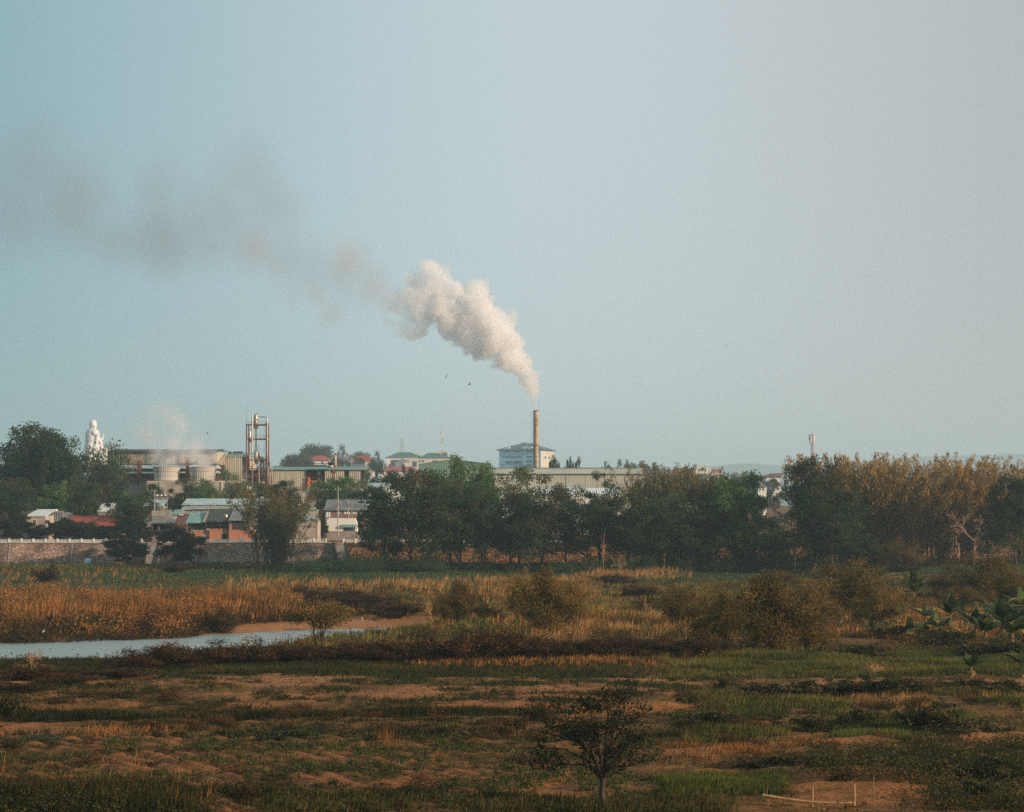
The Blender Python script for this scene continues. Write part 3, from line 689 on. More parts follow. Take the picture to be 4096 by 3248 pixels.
D = 621; h = root_at('black_roofed_house', 870, D, 'brick house with a steep blackish roof and dark balcony left of the bamboo', 'house')
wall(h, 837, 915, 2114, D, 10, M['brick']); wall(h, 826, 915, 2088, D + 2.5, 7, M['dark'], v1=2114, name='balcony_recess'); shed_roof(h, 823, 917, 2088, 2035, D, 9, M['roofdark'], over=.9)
for u in (824, 850, 880, 911): pb(h, 'post', M['wood'], u, u + 2, 2088, 2116, D - .3, .15)
pb(h, 'balcony_rail', M['wood'], 824, 915, 2100, 2102.5, D - .35, .1); windows(h, [(885, 910, 2133, 2158)], D, M['dark'], M['greyplaster'])
tank(904, 2064, 618, .8, .6, 'upright steel tank against the blackish sloping roof', vert=True)
D = 620; h = root_at('grey_board_house', 962, D, 'house with grey boarded upper floor on a low brick base beside the bamboo', 'house')
wall(h, 916, 1012, 2119, D, 10, M['brick']); wall(h, 917, 1000, 2080, D + .5, 9, M['greyplaster'], v1=2119, name='upper_wall'); shed_roof(h, 915, 1004, 2081, 2040, D, 9, M['roofgrey'], over=.8)
pb(h, 'pier', M['brick'], 916, 927, 2098, 2120, D - .1, .6); pb(h, 'shutter', M['wood'], 928, 984, 2084, 2119, D + .35, .2); pb(h, 'plaster_band', M['concrete'], 960, 964, 2140, 2166, D - .06, .1)
D = 700; h = root_at('long_pale_roofed_building', 900, D, 'long building with a two step pale sheet roof behind the brick houses', 'building')
wall(h, 728, 1066, 2028, D, 14, M['concrete']); shed_roof(h, 725, 1068, 2019, 1994, D + 4, 12, M['roofpale']); shed_roof(h, 725, 1068, 2036, 2023, D - .5, 5, M['roofpale'], name='lower_roof')
for u in (760, 800, 840, 880, 930, 980): windows(h, [(u, u + 9, 2040, 2048)], D, M['dark'])
tank(1049, 1991, 708, 1.5, .5, 'steel tank on the end of the long pale roof')
D = 619; h = root_at('bamboo_side_house', 1235, D, 'pinkish grey house with a green roof and cages on top right of the bamboo', 'house')
wall(h, 1180, 1269, 2080, D, 11, M['pinkplaster']); shed_roof(h, 1178, 1271, 2082, 2062, D + .4, 5, M['roofteal']); wall(h, 1200, 1268, 2041, D + 5.5, 5, M['concrete'], v1=2081, name='upper_room')
pb(h, 'flat_roof', M['roofteal'], 1198, 1270, 2038, 2041, D + 5, 6); windows(h, [(1228, 1244, 2100, 2113), (1254, 1260, 2102, 2111)], D, M['dark'], M['concrete']); pb(h, 'cage', M['steel'], 1240, 1262, 2028, 2038, D + 6, 2)
pb(h, 'corner_trim', M['concrete'], 1266, 1270, 2041, 2156, D - .1, .4)
tank(1251, 2074, 617.6, 1.3, .35, 'dark steel tank on the green ledge beside the bamboo', legs=.3)
D = 680; h = root_at('red_brick_barn', 1410, D, 'long dull red brick barn with a grey sheet roof behind the utility pole', 'barn')
wall(h, 1300, 1560, 2038, D, 14, M['brickdull']); shed_roof(h, 1295, 1562, 2040, 1998, D, 13, M['roofgrey'], over=1)
windows(h, [(1303, 1324, 2042, 2070), (1347, 1362, 2041, 2056), (1376, 1402, 2041, 2057), (1410, 1428, 2041, 2057), (1434, 1446, 2041, 2057), (1480, 1500, 2041, 2057), (1512, 1530, 2041, 2057)], D, M['roofwhite'], M['concrete']); pb(h, 'skylight', M['roofwhite'], 1464, 1480, 2016, 2024, D + 5.6, .5)
D = 636; h = root_at('whitewashed_shed', 1360, D, 'whitewashed low building with a green awning at the foot of the utility pole', 'shed')
b_ = MB(); pts = [(1293, 2125), (1293, 2088), (1318, 2072), (1420, 2073), (1429, 2094), (1429, 2125)]
b_.face([(X(u, D), D, Z(v, D)) for u, v in pts]); b_.face([(X(u, D), D + 9, Z(v, D)) for u, v in reversed(pts)])
for i in range(len(pts)):
    a, c = pts[i], pts[(i + 1) % len(pts)]; b_.face([(X(a[0], D), D, Z(a[1], D)), (X(a[0], D), D + 9, Z(a[1], D)), (X(c[0], D), D + 9, Z(c[1], D)), (X(c[0], D), D, Z(c[1], D))])
b_.build('wall', M['plaster'], h); wall(h, 1294, 1428, 2124, D + .1, 8.8, M['greyplaster'], name='plinth')
pb(h, 'awning', M['roofteal'], 1371, 1423, 2098, 2109, D - 1.2, 1.2); pb(h, 'doorway', M['glass'], 1374, 1420, 2110, 2124, D - .05, .1)

# utility poles and wires
def pole(u, vt, vb, D, label, grp='utility poles behind the embankment', arm=None, r=.16):
    x = X(u, D); o = empty('utility_pole', (x, D, Z(vb, D)), label, 'utility pole', grp)
    MB().tube((x, D, Z(vb, D) - 2), (x, D, Z(vt, D)), r * 1.4, r, 8).build('pole', M['concrete'], o)
    if arm:
        for v in arm: MB().box(x - 1.1, x + 1.1, D - .18, D - .02, Z(v, D), Z(v, D) + .14).build('crossarm', M['concrete'], o); MB().tube((x - .9, D - .1, Z(v, D) + .14), (x - .9, D - .1, Z(v, D) + .45), .06).tube((x + .9, D - .1, Z(v, D) + .14), (x + .9, D - .1, Z(v, D) + .45), .06).build('insulator', M['plaster'], o)
    return o
pole(1352, 1945, 2124, 628, 'tall slender concrete pole in front of the red brick barn', arm=(1958,)); pole(1394, 2000, 2066, 660, 'short pole standing before the barn windows'); pole(1407, 2006, 2066, 662, 'thin pole just right of the short barn pole', r=.12)
pole(857, 2005, 2036, 650, 'short pole with a transformer box before the long pale roof', arm=(2012,)); pole(618, 1958, 2052, 634, 'white pole rising beside the three steel tanks', arm=(1964,))
def wires(name, pts, label, n=3, sag=1.0):
    b_ = MB()
    for k in range(n):
        for (u0, v0, D0), (u1, v1, D1) in zip(pts[:-1], pts[1:]):
            P0 = Vector((X(u0, D0), D0, Z(v0, D0) - k * .55)); P1 = Vector((X(u1, D1), D1, Z(v1, D1) - k * .55))
            b_.path([P0.lerp(P1, s / 6) - Vector((0, 0, sag * 4 * (s / 6) * (1 - s / 6))) for s in range(7)], .055, 3)
    return tag(b_.build(name, M['wire']), label, 'power line', 'power lines over the houses')
wires('power_line', [(1352, 1962, 628), (1394, 2012, 660), (1550, 2008, 640)], 'sagging wires running right from the tall pole across the barn')
wires('power_line', [(857, 2014, 650), (1000, 2020, 640), (1352, 2030, 628)], 'wires from the short transformer pole into the bamboo')
wires('power_line', [(618, 1975, 634), (730, 2012, 640), (857, 2016, 650)], 'dark wires drooping between the tank poles and the transformer pole')

# ---- factory hall on the left
D = 850; f = root_at('factory_hall', 660, D, 'large beige factory hall with stepped louvre canopies behind the cooling towers', 'factory')
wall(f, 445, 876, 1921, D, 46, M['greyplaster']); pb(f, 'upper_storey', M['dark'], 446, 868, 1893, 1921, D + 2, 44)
pb(f, 'monitor_wall', M['beige'], 430, 866, 1806, 1856, D + 3, 40); pb(f, 'louvre_painted_shade', M['dark'], 440, 872, 1856, 1893, D + 2.5, 40)  # solid dark block paints in the shade between the canopies
x0, x1 = X(430, D), X(868, D)
MB().slab((x0, D + 1.5, Z(1806, D)), (x1, D + 1.5, Z(1806, D)), (x1, D + 22, Z(1797, D + 22)), (x0, D + 22, Z(1797, D + 22)), .4).build('roof', M['wood'], f)
for v0, v1, o_ in ((1859, 1874, 0), (1882, 1893, -.4)):
    ux = X(888 if v0 < 1870 else 886, D)
    MB().slab((X(455, D), D - 1.2 + o_, Z(v1, D)), (ux, D - 1.2 + o_, Z(v1, D)), (X(872, D), D + 2.4, Z(v0, D)), (X(455, D), D + 2.4, Z(v0, D)), .12).build('louvre_canopy', M['roofwhite'], f)
MB().slab((X(864, D), D - 1, Z(1856, D)), (X(888, D), D - 1, Z(1856, D)), (X(872, D), D + 30, Z(1800, D)), (X(866, D), D + 30, Z(1800, D)), .2).build('end_cladding', M['beige'], f)
pb(f, 'walkway', M['redsteel'], 460, 885, 1916, 1920, D - 3, 3)
for z0, nm in ((1909, 'handrail'), (1903, 'handrail')): pb(f, nm, M['rust'], 462, 612, z0, z0 + .8, D - 3, .1)
for u in (488, 516, 545, 562, 580, 600, 735, 748, 862, 872): pb(f, 'column', M['rust'], u, u + 1.8, 1893, 1920, D - 1, .3)
for u0, u1, v0, v1 in ((484, 492, 1924, 1948), (497, 502, 1926, 1942), (548, 557, 1925, 1943), (580, 600, 1935, 1950)): pb(f, 'doorway', M['dark'], u0, u1, v0, v1, D - .06, .1)
pb(f, 'rusty_duct', M['rust'], 508, 520, 1834, 1840, D + 1.6, 2); pb(f, 'rusty_stain_panel', M['rust'], 511, 518, 1840, 1854, D + 2.8, .2)
D = 872; f = root_at('boiler_house', 930, D, 'tall plain beige building between the factory hall and the steel pipe tower', 'factory building')
wall(f, 874, 985, 1824, D, 34, M['beige2']); shed_roof(f, 872, 987, 1826, 1811, D, 30, M['roofteal']); pb(f, 'roof_vent', M['wood'], 880, 908, 1803, 1806, D + 12, 2); pb(f, 'roof_box', M['wood'], 912, 923, 1806, 1813, D + 12, 3); pb(f, 'roof_grille', M['wood'], 931, 969, 1806, 1813, D + 12, 3)
pb(f, 'dark_bay', M['dark'], 972, 990, 1822, 1915, D - .3, 3); pb(f, 'side_wall', M['cream'], 874, 885, 1828, 1845, D - .2, .3)
# rusty vessels
for u0, u1, vt, vb, lab in ((549, 567, 1843, 1914, 'rusty upright cylinder on the walkway left of the cooling towers'), (742, 758, 1829, 1912, 'taller rusty cylinder standing between the two cooling towers')):
    D = 842; uc = (u0 + u1) / 2; x = X(uc, D); r = (u1 - u0) / 2 * K(D)
    o = empty('rusty_vessel', (x, D, Z(vb, D)), lab, 'vessel', 'rusty upright vessels')
    hgt = (vb - vt) * K(D)
    MB().lathe((x, D, Z(vb, D)), [(r * .55, 0), (r * .6, hgt * .12), (r * .95, hgt * .22), (r, hgt * .95), (r * .7, hgt)], 18).build('shell', M['rust'], o, True)
    MB().lathe((x, D, Z(vb, D)), [(r * 1.04, hgt * .24), (r * 1.04, hgt * .27)], 18).build('flange', M['redsteel'], o, True); MB().tube((x + r * .8, D - .4, Z(vb, D) - 6), (x + r * .8, D - .4, Z(vb, D) + hgt * .8), .18).build('pipe', M['redsteel'], o)
# cooling towers on their concrete basin
D = 828; ba = root_at('cooling_basin', 737, D, 'pale stained concrete basin carrying the two round cooling towers', 'concrete basin')
wall(ba, 588, 886, 1927, D, 22, M['concrete']); pb(ba, 'kerb', M['cream'], 587, 887, 1924, 1927, D - .2, 22.4)
for u in (588, 640, 885): pb(ba, 'buttress', M['concrete'], u - 3, u + 1.5, 1929, 1985, D - .3, .5)
for v in (1911, 1917): pb(ba, 'handrail', M['rust'], 715, 888, v, v + .8, D - .25, .1)
for u in range(716, 888, 14): pb(ba, 'rail_post', M['rust'], u, u + .9, 1911, 1924, D - .22, .1)
for uc, lab in ((666.5, 'ribbed grey cooling tower, the left one on the basin'), (811, 'ribbed grey cooling tower, the right one nearest the pipe tower')):
    Dc = D + 10; x = X(uc, Dc); zb, zt = Z(1924, Dc), Z(1868, Dc); r1, r0 = 54 * K(Dc), 48.5 * K(Dc); hh = zt - zb
    o = empty('cooling_tower', (x, Dc, zb), lab, 'cooling tower', 'cooling towers'); n = 96; b_ = MB()
    prof = [(r0, 0), (r0 * 1.005, hh * .3), (r0 * 1.04, hh * .6), (r1, hh), (r1 - .25, hh), (r0 * .95, hh * .4)]
    for k, (r, z) in enumerate(prof):
        for i in range(n):
            a = 2 * math.pi * i / n; rr = r + (.10 if i % 2 == 0 else -.06) * (k < 4); b_.v.append((x + rr * math.cos(a), Dc + rr * math.sin(a), zb + z))
    for k in range(len(prof) - 1):
        for i in range(n): j = (i + 1) % n; b_.f.append((k * n + i, k * n + j, (k + 1) * n + j, (k + 1) * n + i))
    b_.build('shell', M['towerclad'], o)
    for q in (.0, .33, .66, .97):
        rr = np.interp(q, [0, .3, .6, 1], [r0, r0 * 1.005, r0 * 1.04, r1]) + .11; m_ = MB(); m_.lathe((x, Dc, zb + hh * q), [(rr, 0), (rr, .13)], 48); m_.build('hoop', M['rust'] if q == 0 else M['greyplaster'], o)

# ---- distillation tower
D = 830; tw = root_at('pipe_tower', 1028, D, 'tall rusty steel frame tower hung with pipes and steel vessels', 'process tower')
cols = ((986, 0), (1066, 0), (986, 7), (1066, 7)); zb = tw.location.z
for u, dy in cols: x = X(u, D); MB().box(x - .25, x + .25, D + dy - .25, D + dy + .25, zb - 1, Z(1695 if u < 1000 else 1690, D)).build('column', M['redsteel'], tw)
for v in (1697, 1754, 1838, 1873):
    m_ = MB(); zz = Z(v, D); xa_, xb_ = X(986, D), X(1066, D)
    for dy in (0, 7): m_.box(xa_, xb_, D + dy - .2, D + dy + .2, zz - .35, zz)
    for xx in (xa_, xb_): m_.box(xx - .15, xx + .15, D + .2, D + 6.8, zz - .3, zz - .02)
    m_.build('beam', M['redsteel'], tw); MB().box(X(1020, D), xb_, D + .3, D + 6.7, zz + .01, zz + .06).build('deck', M['rust'], tw)
    m_ = MB()
    for k in (.6, 1.25): m_.tube((xa_, D - .2, zz + k), (xb_, D - .2, zz + k), .05, n=4)
    for i in range(9): xx = xa_ + (xb_ - xa_) * i / 8; m_.tube((xx, D - .2, zz), (xx, D - .2, zz + 1.25), .045, n=4)
    m_.build('railing', M['redsteel'], tw)
m_ = MB(); xl = X(1059, D)
for s_ in (-.25, .25): m_.tube((xl + s_, D - .4, zb + 8), (xl + s_, D - .4, Z(1690, D)), .05, n=4)
z = zb + 8
while z < Z(1690, D): m_.tube((xl - .25, D - .4, z), (xl + .25, D - .4, z), .035, n=3); z += .8
m_.build('ladder', M['rust'], tw)
m_ = MB()
for (a, va), (c, vc) in (((986, 1873), (1066, 1838)), ((1033, 1795), (1062, 1808)), ((1030, 1735), (1062, 1743)), ((986, 1920), (1066, 1873)), ((1066, 1920), (986, 1873))): m_.tube((X(a, D), D + .5, Z(va, D)), (X(c, D), D + .5, Z(vc, D)), .08, n=4)
m_.build('brace', M['rust'], tw)
MB().tube((X(986.5, D), D, Z(1695, D)), (X(986.5, D), D, Z(1618, D)), .07, .03, 4).build('lightning_rod', M['wire'], tw)
def vessel(name, uc, ru, vt, vb, Dv, m, par, dome=.5):
    x = X(uc, Dv); r = ru * K(Dv); hh = (vb - vt) * K(Dv); dm = r * dome
    MB().lathe((x, Dv, Z(vb, Dv)), [(r * .3, -dm), (r * .8, -dm * .5), (r, 0), (r, hh), (r * .8, hh + dm * .5), (r * .25, hh + dm)], 16).build(name, m, par, True)
vessel('top_vessel', 1023.5, 9, 1660, 1713, D + 2, M['steel'], tw); vessel('middle_vessel', 1025, 8.2, 1802, 1852, D + 2, M['steel'], tw); vessel('side_vessel', 999, 7, 1723, 1766, D + 2, M['steel'], tw); vessel('lower_vessel', 1051, 8.5, 1852, 1898, D + 1, M['steel'], tw)
def pipe(par, pts, r, m, Dp, name='pipe'): MB().path([(X(u, Dp), Dp, Z(v, Dp)) for u, v in pts], r, 8).build(name, m, par, True)
pipe(tw, [(1009, 1660), (1009, 1662), (1009, 1800), (1009, 1945)], .36, M['steel'], D - .8); pipe(tw, [(1024, 1717), (1024, 1760), (1024, 1800)], .3, M['steel'], D + 2); pipe(tw, [(999, 1768), (999, 1850), (999, 1870)], .16, M['steel'], D + 2)
pipe(tw, [(1032, 1667), (1040, 1667), (1058, 1667.5), (1065, 1669), (1068, 1673), (1069, 1680), (1069, 1800), (1069, 1946)], .30, M['steel'], D - .5); pipe(tw, [(1036, 1852), (1036, 1900), (1036, 1925), (1038, 1929), (1044, 1930), (1058, 1930)], .18, M['steel'], D - .4)
pipe(tw, [(1070, 1866), (1080, 1865), (1085, 1866), (1087, 1870), (1087.5, 1900), (1087.5, 1946)], .18, M['steel'], D - .6); pipe(tw, [(1074, 1868), (1074.5, 1900), (1074.5, 1946)], .15, M['steel'], D - .3); pipe(tw, [(1051, 1906), (1051, 1930), (1051, 1946)], .2, M['steel'], D + 1)
pipe(tw, [(1027, 1652), (1027, 1656), (1033, 1653), (1035, 1660)], .07, M['wire'], D + 2, 'vent'); pipe(tw, [(1013, 1720), (1012, 1760), (1012, 1800)], .1, M['redsteel'], D); pipe(tw, [(995, 1718), (995, 1723)], .12, M['steel'], D + 2, 'valve'); pipe(tw, [(1003, 1716), (1003, 1723)], .1, M['rust'], D + 2, 'valve')
pipe(tw, [(1034, 1775), (1034, 1792), (1034, 1795)], .06, M['wire'], D, 'vent'); pipe(tw, [(1026, 1900), (1026, 1945)], .16, M['rust'], D); pipe(tw, [(992, 1880), (992, 1944)], .22, M['rust'], D + 4); pipe(tw, [(1016, 1880), (1016, 1944)], .16, M['rust'], D + 5)
pb(tw, 'dark_back_screen', M['wood'], 988, 1064, 1880, 1944, D + 6.6, .2); pb(tw, 'pump_deck', M['rust'], 988, 1064, 1906, 1909, D + .4, 6)  # dark board across the back of the tower's lower bay

# ---- long pipe hall beside the tower
D = 838; wh = root_at('pipe_hall', 1265, D, 'beige sheet clad hall with open machine bays right of the pipe tower', 'factory hall')
for u0, u1 in ((1076, 1222), (1301, 1376), (1397, 1443)): wall(wh, u0, u1, 1878, D, 26, M['beige2'], name='wall')
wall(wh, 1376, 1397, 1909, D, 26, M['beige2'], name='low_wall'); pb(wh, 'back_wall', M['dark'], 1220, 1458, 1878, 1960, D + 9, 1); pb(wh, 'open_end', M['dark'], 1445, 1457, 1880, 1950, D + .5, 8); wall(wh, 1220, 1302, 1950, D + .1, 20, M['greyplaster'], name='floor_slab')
shed_roof(wh, 1074, 1459, 1878, 1863, D, 18, M['roofteal'], over=1); pb(wh, 'eave_beam', M['greyplaster'], 1076, 1458, 1875.5, 1878.5, D - .35, .5)
pb(wh, 'roof_walkway', M['wood'], 1135, 1456, 1853, 1855, D + 14, 3); pb(wh, 'roof_walkway_lower', M['wood'], 1135, 1305, 1859, 1862, D + 12, 2)
for u in (1136, 1170, 1210, 1260, 1300, 1376, 1404, 1455): pb(wh, 'roof_post', M['greyplaster'], u, u + 2.5, 1846 if u == 1404 else 1853, 1866, D + 13.6, .4)
for u in (1222, 1298): pb(wh, 'bay_post', M['rust'], u, u + 3, 1878, 1952, D - .2, .4)
for vt in (1909,): pb(wh, 'bay_beam', M['rust'], 1226, 1297, vt, vt + 2.5, D + 1, .4)
for u in range(1098, 1222, 24): pb(wh, 'cladding_strip', M['cream'], u, u + .9, 1880, 1950, D - .05, .06)
pb(wh, 'doorway', M['dark'], 1376, 1397, 1880, 1909, D + 1, .2)
D = 839.5; mc = root_at('red_machinery', 1260, D, 'orange red machinery with twin upright drums inside the open bay', 'machinery', z=Z(1953, D))
for u0, u1, v0, v1 in ((1222, 1240, 1911, 1952), (1281, 1293, 1916, 1952)): vessel('drum', (u0 + u1) / 2, (u1 - u0) / 2, v0, v1, D, M['orangesteel'], mc, .3)
for u0, u1, v0, v1 in ((1238, 1284, 1921, 1925), (1238, 1284, 1938, 1941), (1246, 1250, 1925, 1952), (1262, 1266, 1925, 1952), (1220, 1297, 1949, 1953)): pb(mc, 'frame_bar', M['orangesteel'], u0, u1, v0, v1, D - .4, .8)
for u0, u1, v0, v1, nm in ((1250, 1262, 1926, 1936, 'window_box'), (1239, 1252, 1938, 1950, 'pump')): pb(mc, nm, M['steel'], u0, u1, v0, v1, D - .2, 1)
vessel('upper_tank', 1277, 11, 1885, 1903, D + 2, M['steel'], mc, .5); vessel('lower_tank', 1277, 11, 1913, 1926, D + 2, M['steel'], mc, .3); vessel('pipe_drum', 1240, 6, 1890, 1903, D + 2, M['rust'], mc)
D = 832; o = root_at('rusty_stack', 1341, D, 'short rusty stack with a side pipe standing on the pipe hall', 'stack', z=Z(1872, D))
vessel('shell', 1341, 6, 1822, 1868, D, M['stack'], o, .4); vessel('cap', 1341, 4, 1814, 1820, D, M['wire'], o, .3); pipe(o, [(1347, 1832), (1351, 1832), (1352.5, 1835), (1353, 1850), (1353, 1872)], .16, M['redsteel'], D); pipe(o, [(1333, 1880), (1333, 1905), (1330, 1915), (1330, 1930)], .5, M['rust'], D, 'down_pipe'); pb(o, 'bracket', M['wire'], 1324, 1342, 1878, 1892, D - .2, 1)
D = 836; o = root_at('roof_tank', 1322, D, 'squat pale domed tank beside the short rusty stack', 'tank', z=Z(1872, D)); vessel('shell', 1322, 12, 1862, 1870, D, M['steel'], o, .3); vessel('neck', 1315, 5, 1846, 1856, D, M['steel'], o, .6)
MB().tube((X(1323, D), D - 1, Z(1851, D)), (X(1332, D), D - 1.4, Z(1857, D)), .9, .9, 14).build('open_hatch', M['wire'], o); pipe(o, [(1290, 1862), (1300, 1850), (1303, 1870)], .08, M['wire'], D, 'strut')

# ---- main chimney
D = 905; ch = root_at('chimney', 2144.5, D, 'tall rust streaked steel chimney giving off the white plume', 'chimney')
x = X(2144.5, D); zt = Z(1643, D); zb = ch.location.z; r = 10.4 * K(D); n = 28
zs = np.linspace(zb - 1, zt, 14); MB().lathe((x, D, 0), [(r, z) for z in zs] + [(r * .86, zt), (r * .86, zt - 1)], n).build('shaft', M['stack'], ch, True)
MB().lathe((x, D, zt - .25), [(r + .12, 0), (r + .12, .35), (r * .9, .36)], n).build('rim', M['dark'], ch, True); MB().lathe((x, D, Z(1783, D)), [(r + .14, 0), (r + .14, .4)], n).build('flange_ring', M['rust'], ch, True)
for v in (1700, 1740, 1826, 1850): MB().lathe((x, D, Z(v, D)), [(r + .05, 0), (r + .05, .16)], n).build('weld_ring', M['rust'], ch, True)
m_ = MB(); xl = X(2130, D)
for s_ in (-.42, .42): m_.tube((xl + s_, D - .3, zb), (xl + s_, D - .3, zt - .3), .055, n=4)
z = zb
while z < zt: m_.tube((xl - .42, D - .3, z), (xl + .42, D - .3, z), .05, n=3); m_.tube((xl + .42, D - .3, z), (x - r, D, z), .05, n=3); z += 1.35
m_.build('ladder', M['wire'], ch)

# ---- long warehouse in front of the chimney
D = 770; wr = root_at('long_warehouse', 2225, D, 'very long grey ribbed warehouse in front of the chimney', 'warehouse')
wall(wr, 1842, 2578, 1895, D, 22, M['greyclad']); gable_roof(wr, 1840, 2580, 1896, 1873, D, 22, M['greyclad'], over=.6); MB().pbox(1842, 2556, 1870.5, 1874.5, D + 10.3, 1.5).build('ridge_vent', M['roofslate'], wr)
pb(wr, 'gutter', M['roofslate'], 1842, 2578, 1895, 1897, D - .75, .3)
for u in (1955, 2032, 2110, 2186, 2263, 2341, 2419, 2497, 2576): pb(wr, 'wall_seam', M['greyplaster'], u, u + 1.6, 1897, 1962, D - .08, .1)
for (u0, u1, ve, vr, D, mm, lab) in ((2120, 2482, 1975, 1952, 705, 'roofwhite', 'long low building with a whitish roof in front of the grey warehouse'), (1938, 2018, 1978, 1954, 690, 'roofteal', 'low building with a faded teal roof between the tree tops'), (1462, 1572, 1949, 1932, 745, 'roofpale', 'pale teal roofed low building right of the open machine bays'),
    (2275, 2318, 1953, 1942, 712, 'roofpale', 'small blue topped box building before the warehouse wall')):
    h = root_at('low_building', (u0 + u1) / 2, D, lab, 'building'); wall(h, u0 + 3, u1 - 3, ve + 1, D, 12, M['plaster']); shed_roof(h, u0, u1, ve, vr, D, 12, M[mm]); windows(h, [(u0 + 10, u0 + 20, ve + 6, ve + 16), (u0 + 26, u0 + 36, ve + 6, ve + 16)], D, M['glass'])

# ---- green curved hall
D = 1500; gh = root_at('green_hall', 1820, D, 'large green clad hall with a shallow curved roof left of the blue building', 'hall')
b_ = MB(); pr = [(1675, 1858), (1700, 1854), (1740, 1848), (1790, 1842), (1815, 1840), (1860, 1845), (1910, 1851), (1965, 1856)]; zb = gh.location.z - 2
for i in range(len(pr) - 1):
    (u0, v0), (u1, v1) = pr[i], pr[i + 1]
    b_.quadbox([(X(u0, D), D, zb), (X(u1, D), D, zb), (X(u1, D), D + 60, zb), (X(u0, D), D + 60, zb), (X(u0, D), D, Z(v0, D)), (X(u1, D), D, Z(v1, D)), (X(u1, D), D + 60, Z(v1, D)), (X(u0, D), D + 60, Z(v0, D))])
b_.build('wall', M['greenclad'], gh)
b_ = MB()
for i in range(len(pr) - 1): (u0, v0), (u1, v1) = pr[i], pr[i + 1]; b_.slab((X(u0, D), D - .8, Z(v0, D) + .4), (X(u1, D), D - .8, Z(v1, D) + .4), (X(u1, D), D + 61, Z(v1, D) + .4), (X(u0, D), D + 61, Z(v0, D) + .4), .35)
b_.build('roof', M['roofgreen'], gh); pb(gh, 'roof_monitor', M['pinkplaster'], 1803, 1838, 1831, 1841, D + 6, 8); pb(gh, 'monitor_cap', M['roofslate'], 1799, 1842, 1829, 1831.5, D + 5, 10)

# ---- white building with green hipped roofs
D = 2200; wb = root_at('white_institution', 1670, D, 'white building with twin dark green hipped roofs beyond the green hall', 'building')
wall(wb, 1545, 1690, 1831, D, 30, M['plaster']); wall(wb, 1615, 1800, 1832, D - 6, 34, M['cream'], name='right_wing_wall'); hip_roof(wb, 1541, 1700, 1831, 1809, D, 30, M['roofgreen'], 1592, 1640); hip_roof(wb, 1672, 1803, 1832, 1812, D - 6, 30, M['roofgreen'], 1712, 1755)
pb(wb, 'parapet', M['cream'], 1740, 1792, 1806, 1822, D + 24, 6); pb(wb, 'parapet', M['cream'], 1648, 1690, 1813, 1822, D + 26, 6); pb(wb, 'stair_turret', M['roofslate'], 1768, 1789, 1810, 1830, D + 10, 6)
windows(wb, [(1561, 1567, 1839, 1850), (1570, 1580, 1839, 1850), (1583, 1592, 1839, 1850)], D, M['glass'], M['concrete'])
windows(wb, [(1617, 1622, 1839, 1850), (1624, 1629, 1839, 1850), (1631, 1636, 1839, 1850), (1649, 1667, 1845, 1868), (1675, 1682, 1840, 1850), (1686, 1696, 1840, 1850), (1730, 1737, 1840, 1850), (1740, 1750, 1840, 1850)], D - 6, M['glass'], M['concrete'])

# ---- red roofed houses
def town_house(name, u0, u1, ve, vr, D, dep, wm_, rm, wins, lab, cat='house', ru=None, grp=None, ext=3):
    h = root_at(name, (u0 + u1) / 2, D, lab, cat, grp); wall(h, u0, u1, ve, D, dep, wm_); hip_roof(h, u0 - ext, u1 + ext, ve, vr, D, dep, rm, *(ru or (None, None)), over=1.0); windows(h, wins, D, M['glass'], M['concrete']); return h
town_house('red_roofed_house', 1216, 1318, 1842, 1822, 1900, 14, M['plaster'], M['roofred'], [(1230, 1238, 1846, 1856), (1250, 1258, 1846, 1856), (1285, 1293, 1846, 1856)], 'white house with a broad red roof among the pines', ru=(1262, 1300))
h = town_house('tall_white_house', 1461, 1494, 1842, 1821, 1700, 12, M['cream'], M['roofred'], [(1468, 1479, 1855, 1859), (1468, 1479, 1875, 1882)], 'narrow tall cream house with a red roof at the end of the pipe hall', ru=(1440, 1470), ext=4); wall(h, 1405, 1461, 1848, 1706, 10, M['plaster'], name='side_wing')
hip_roof(h, 1400, 1464, 1848, 1824, 1706, 10, M['roofred'], 1430, 1455, name='side_roof')
for v in (1862, 1882, 1902): pb(h, 'floor_band', M['plaster'], 1460, 1495, v, v + 1.5, 1699.8, .2)
town_house('red_roofed_villa', 1516, 1674, 1884, 1866, 1650, 16, M['plaster'], M['roofred'], [(1530, 1538, 1892, 1902), (1575, 1582, 1892, 1902), (1588, 1595, 1892, 1902), (1640, 1647, 1893, 1904), (1660, 1668, 1893, 1904)], 'white villa with a red hipped roof left of the green hall', ru=(1560, 1650))
town_house('hut', 2930, 2955, 1898, 1889, 1950, 12, M['greyplaster'], M['roofslate'], [(2938, 2945, 1900, 1905)], 'tiny dark hipped roof pavilion on the right skyline', 'pavilion'); 
h = root_at('flat_roofed_house', 2972, 1960, 'flat roofed house with a roof tank beside the dark pavilion', 'house'); wall(h, 2958, 2992, 1900, 1960, 12, M['concrete']); pb(h, 'tank', M['steel'], 2966, 2974, 1884, 1889, 1965, 2); pb(h, 'tank_stand', M['concrete'], 2968, 2972, 1889, 1900, 1965, 2)
town_house('long_red_roofed_house', 3038, 3122, 1908, 1893, 1780, 22, M['plaster'], M['roofrust'], [(3060, 3068, 1910, 1916)], 'long low house with a dull red hipped roof left of the big bamboo grove', ru=(3085, 3130))
town_house('pale_blue_house', 3032, 3066, 1945, 1938, 1000, 10, M['plaster'], M['roofslate'], [(3049, 3056, 1951, 1963), (3038, 3043, 1951, 1963)], 'pale blue white house in the hazy gap between two big trees', ext=2)

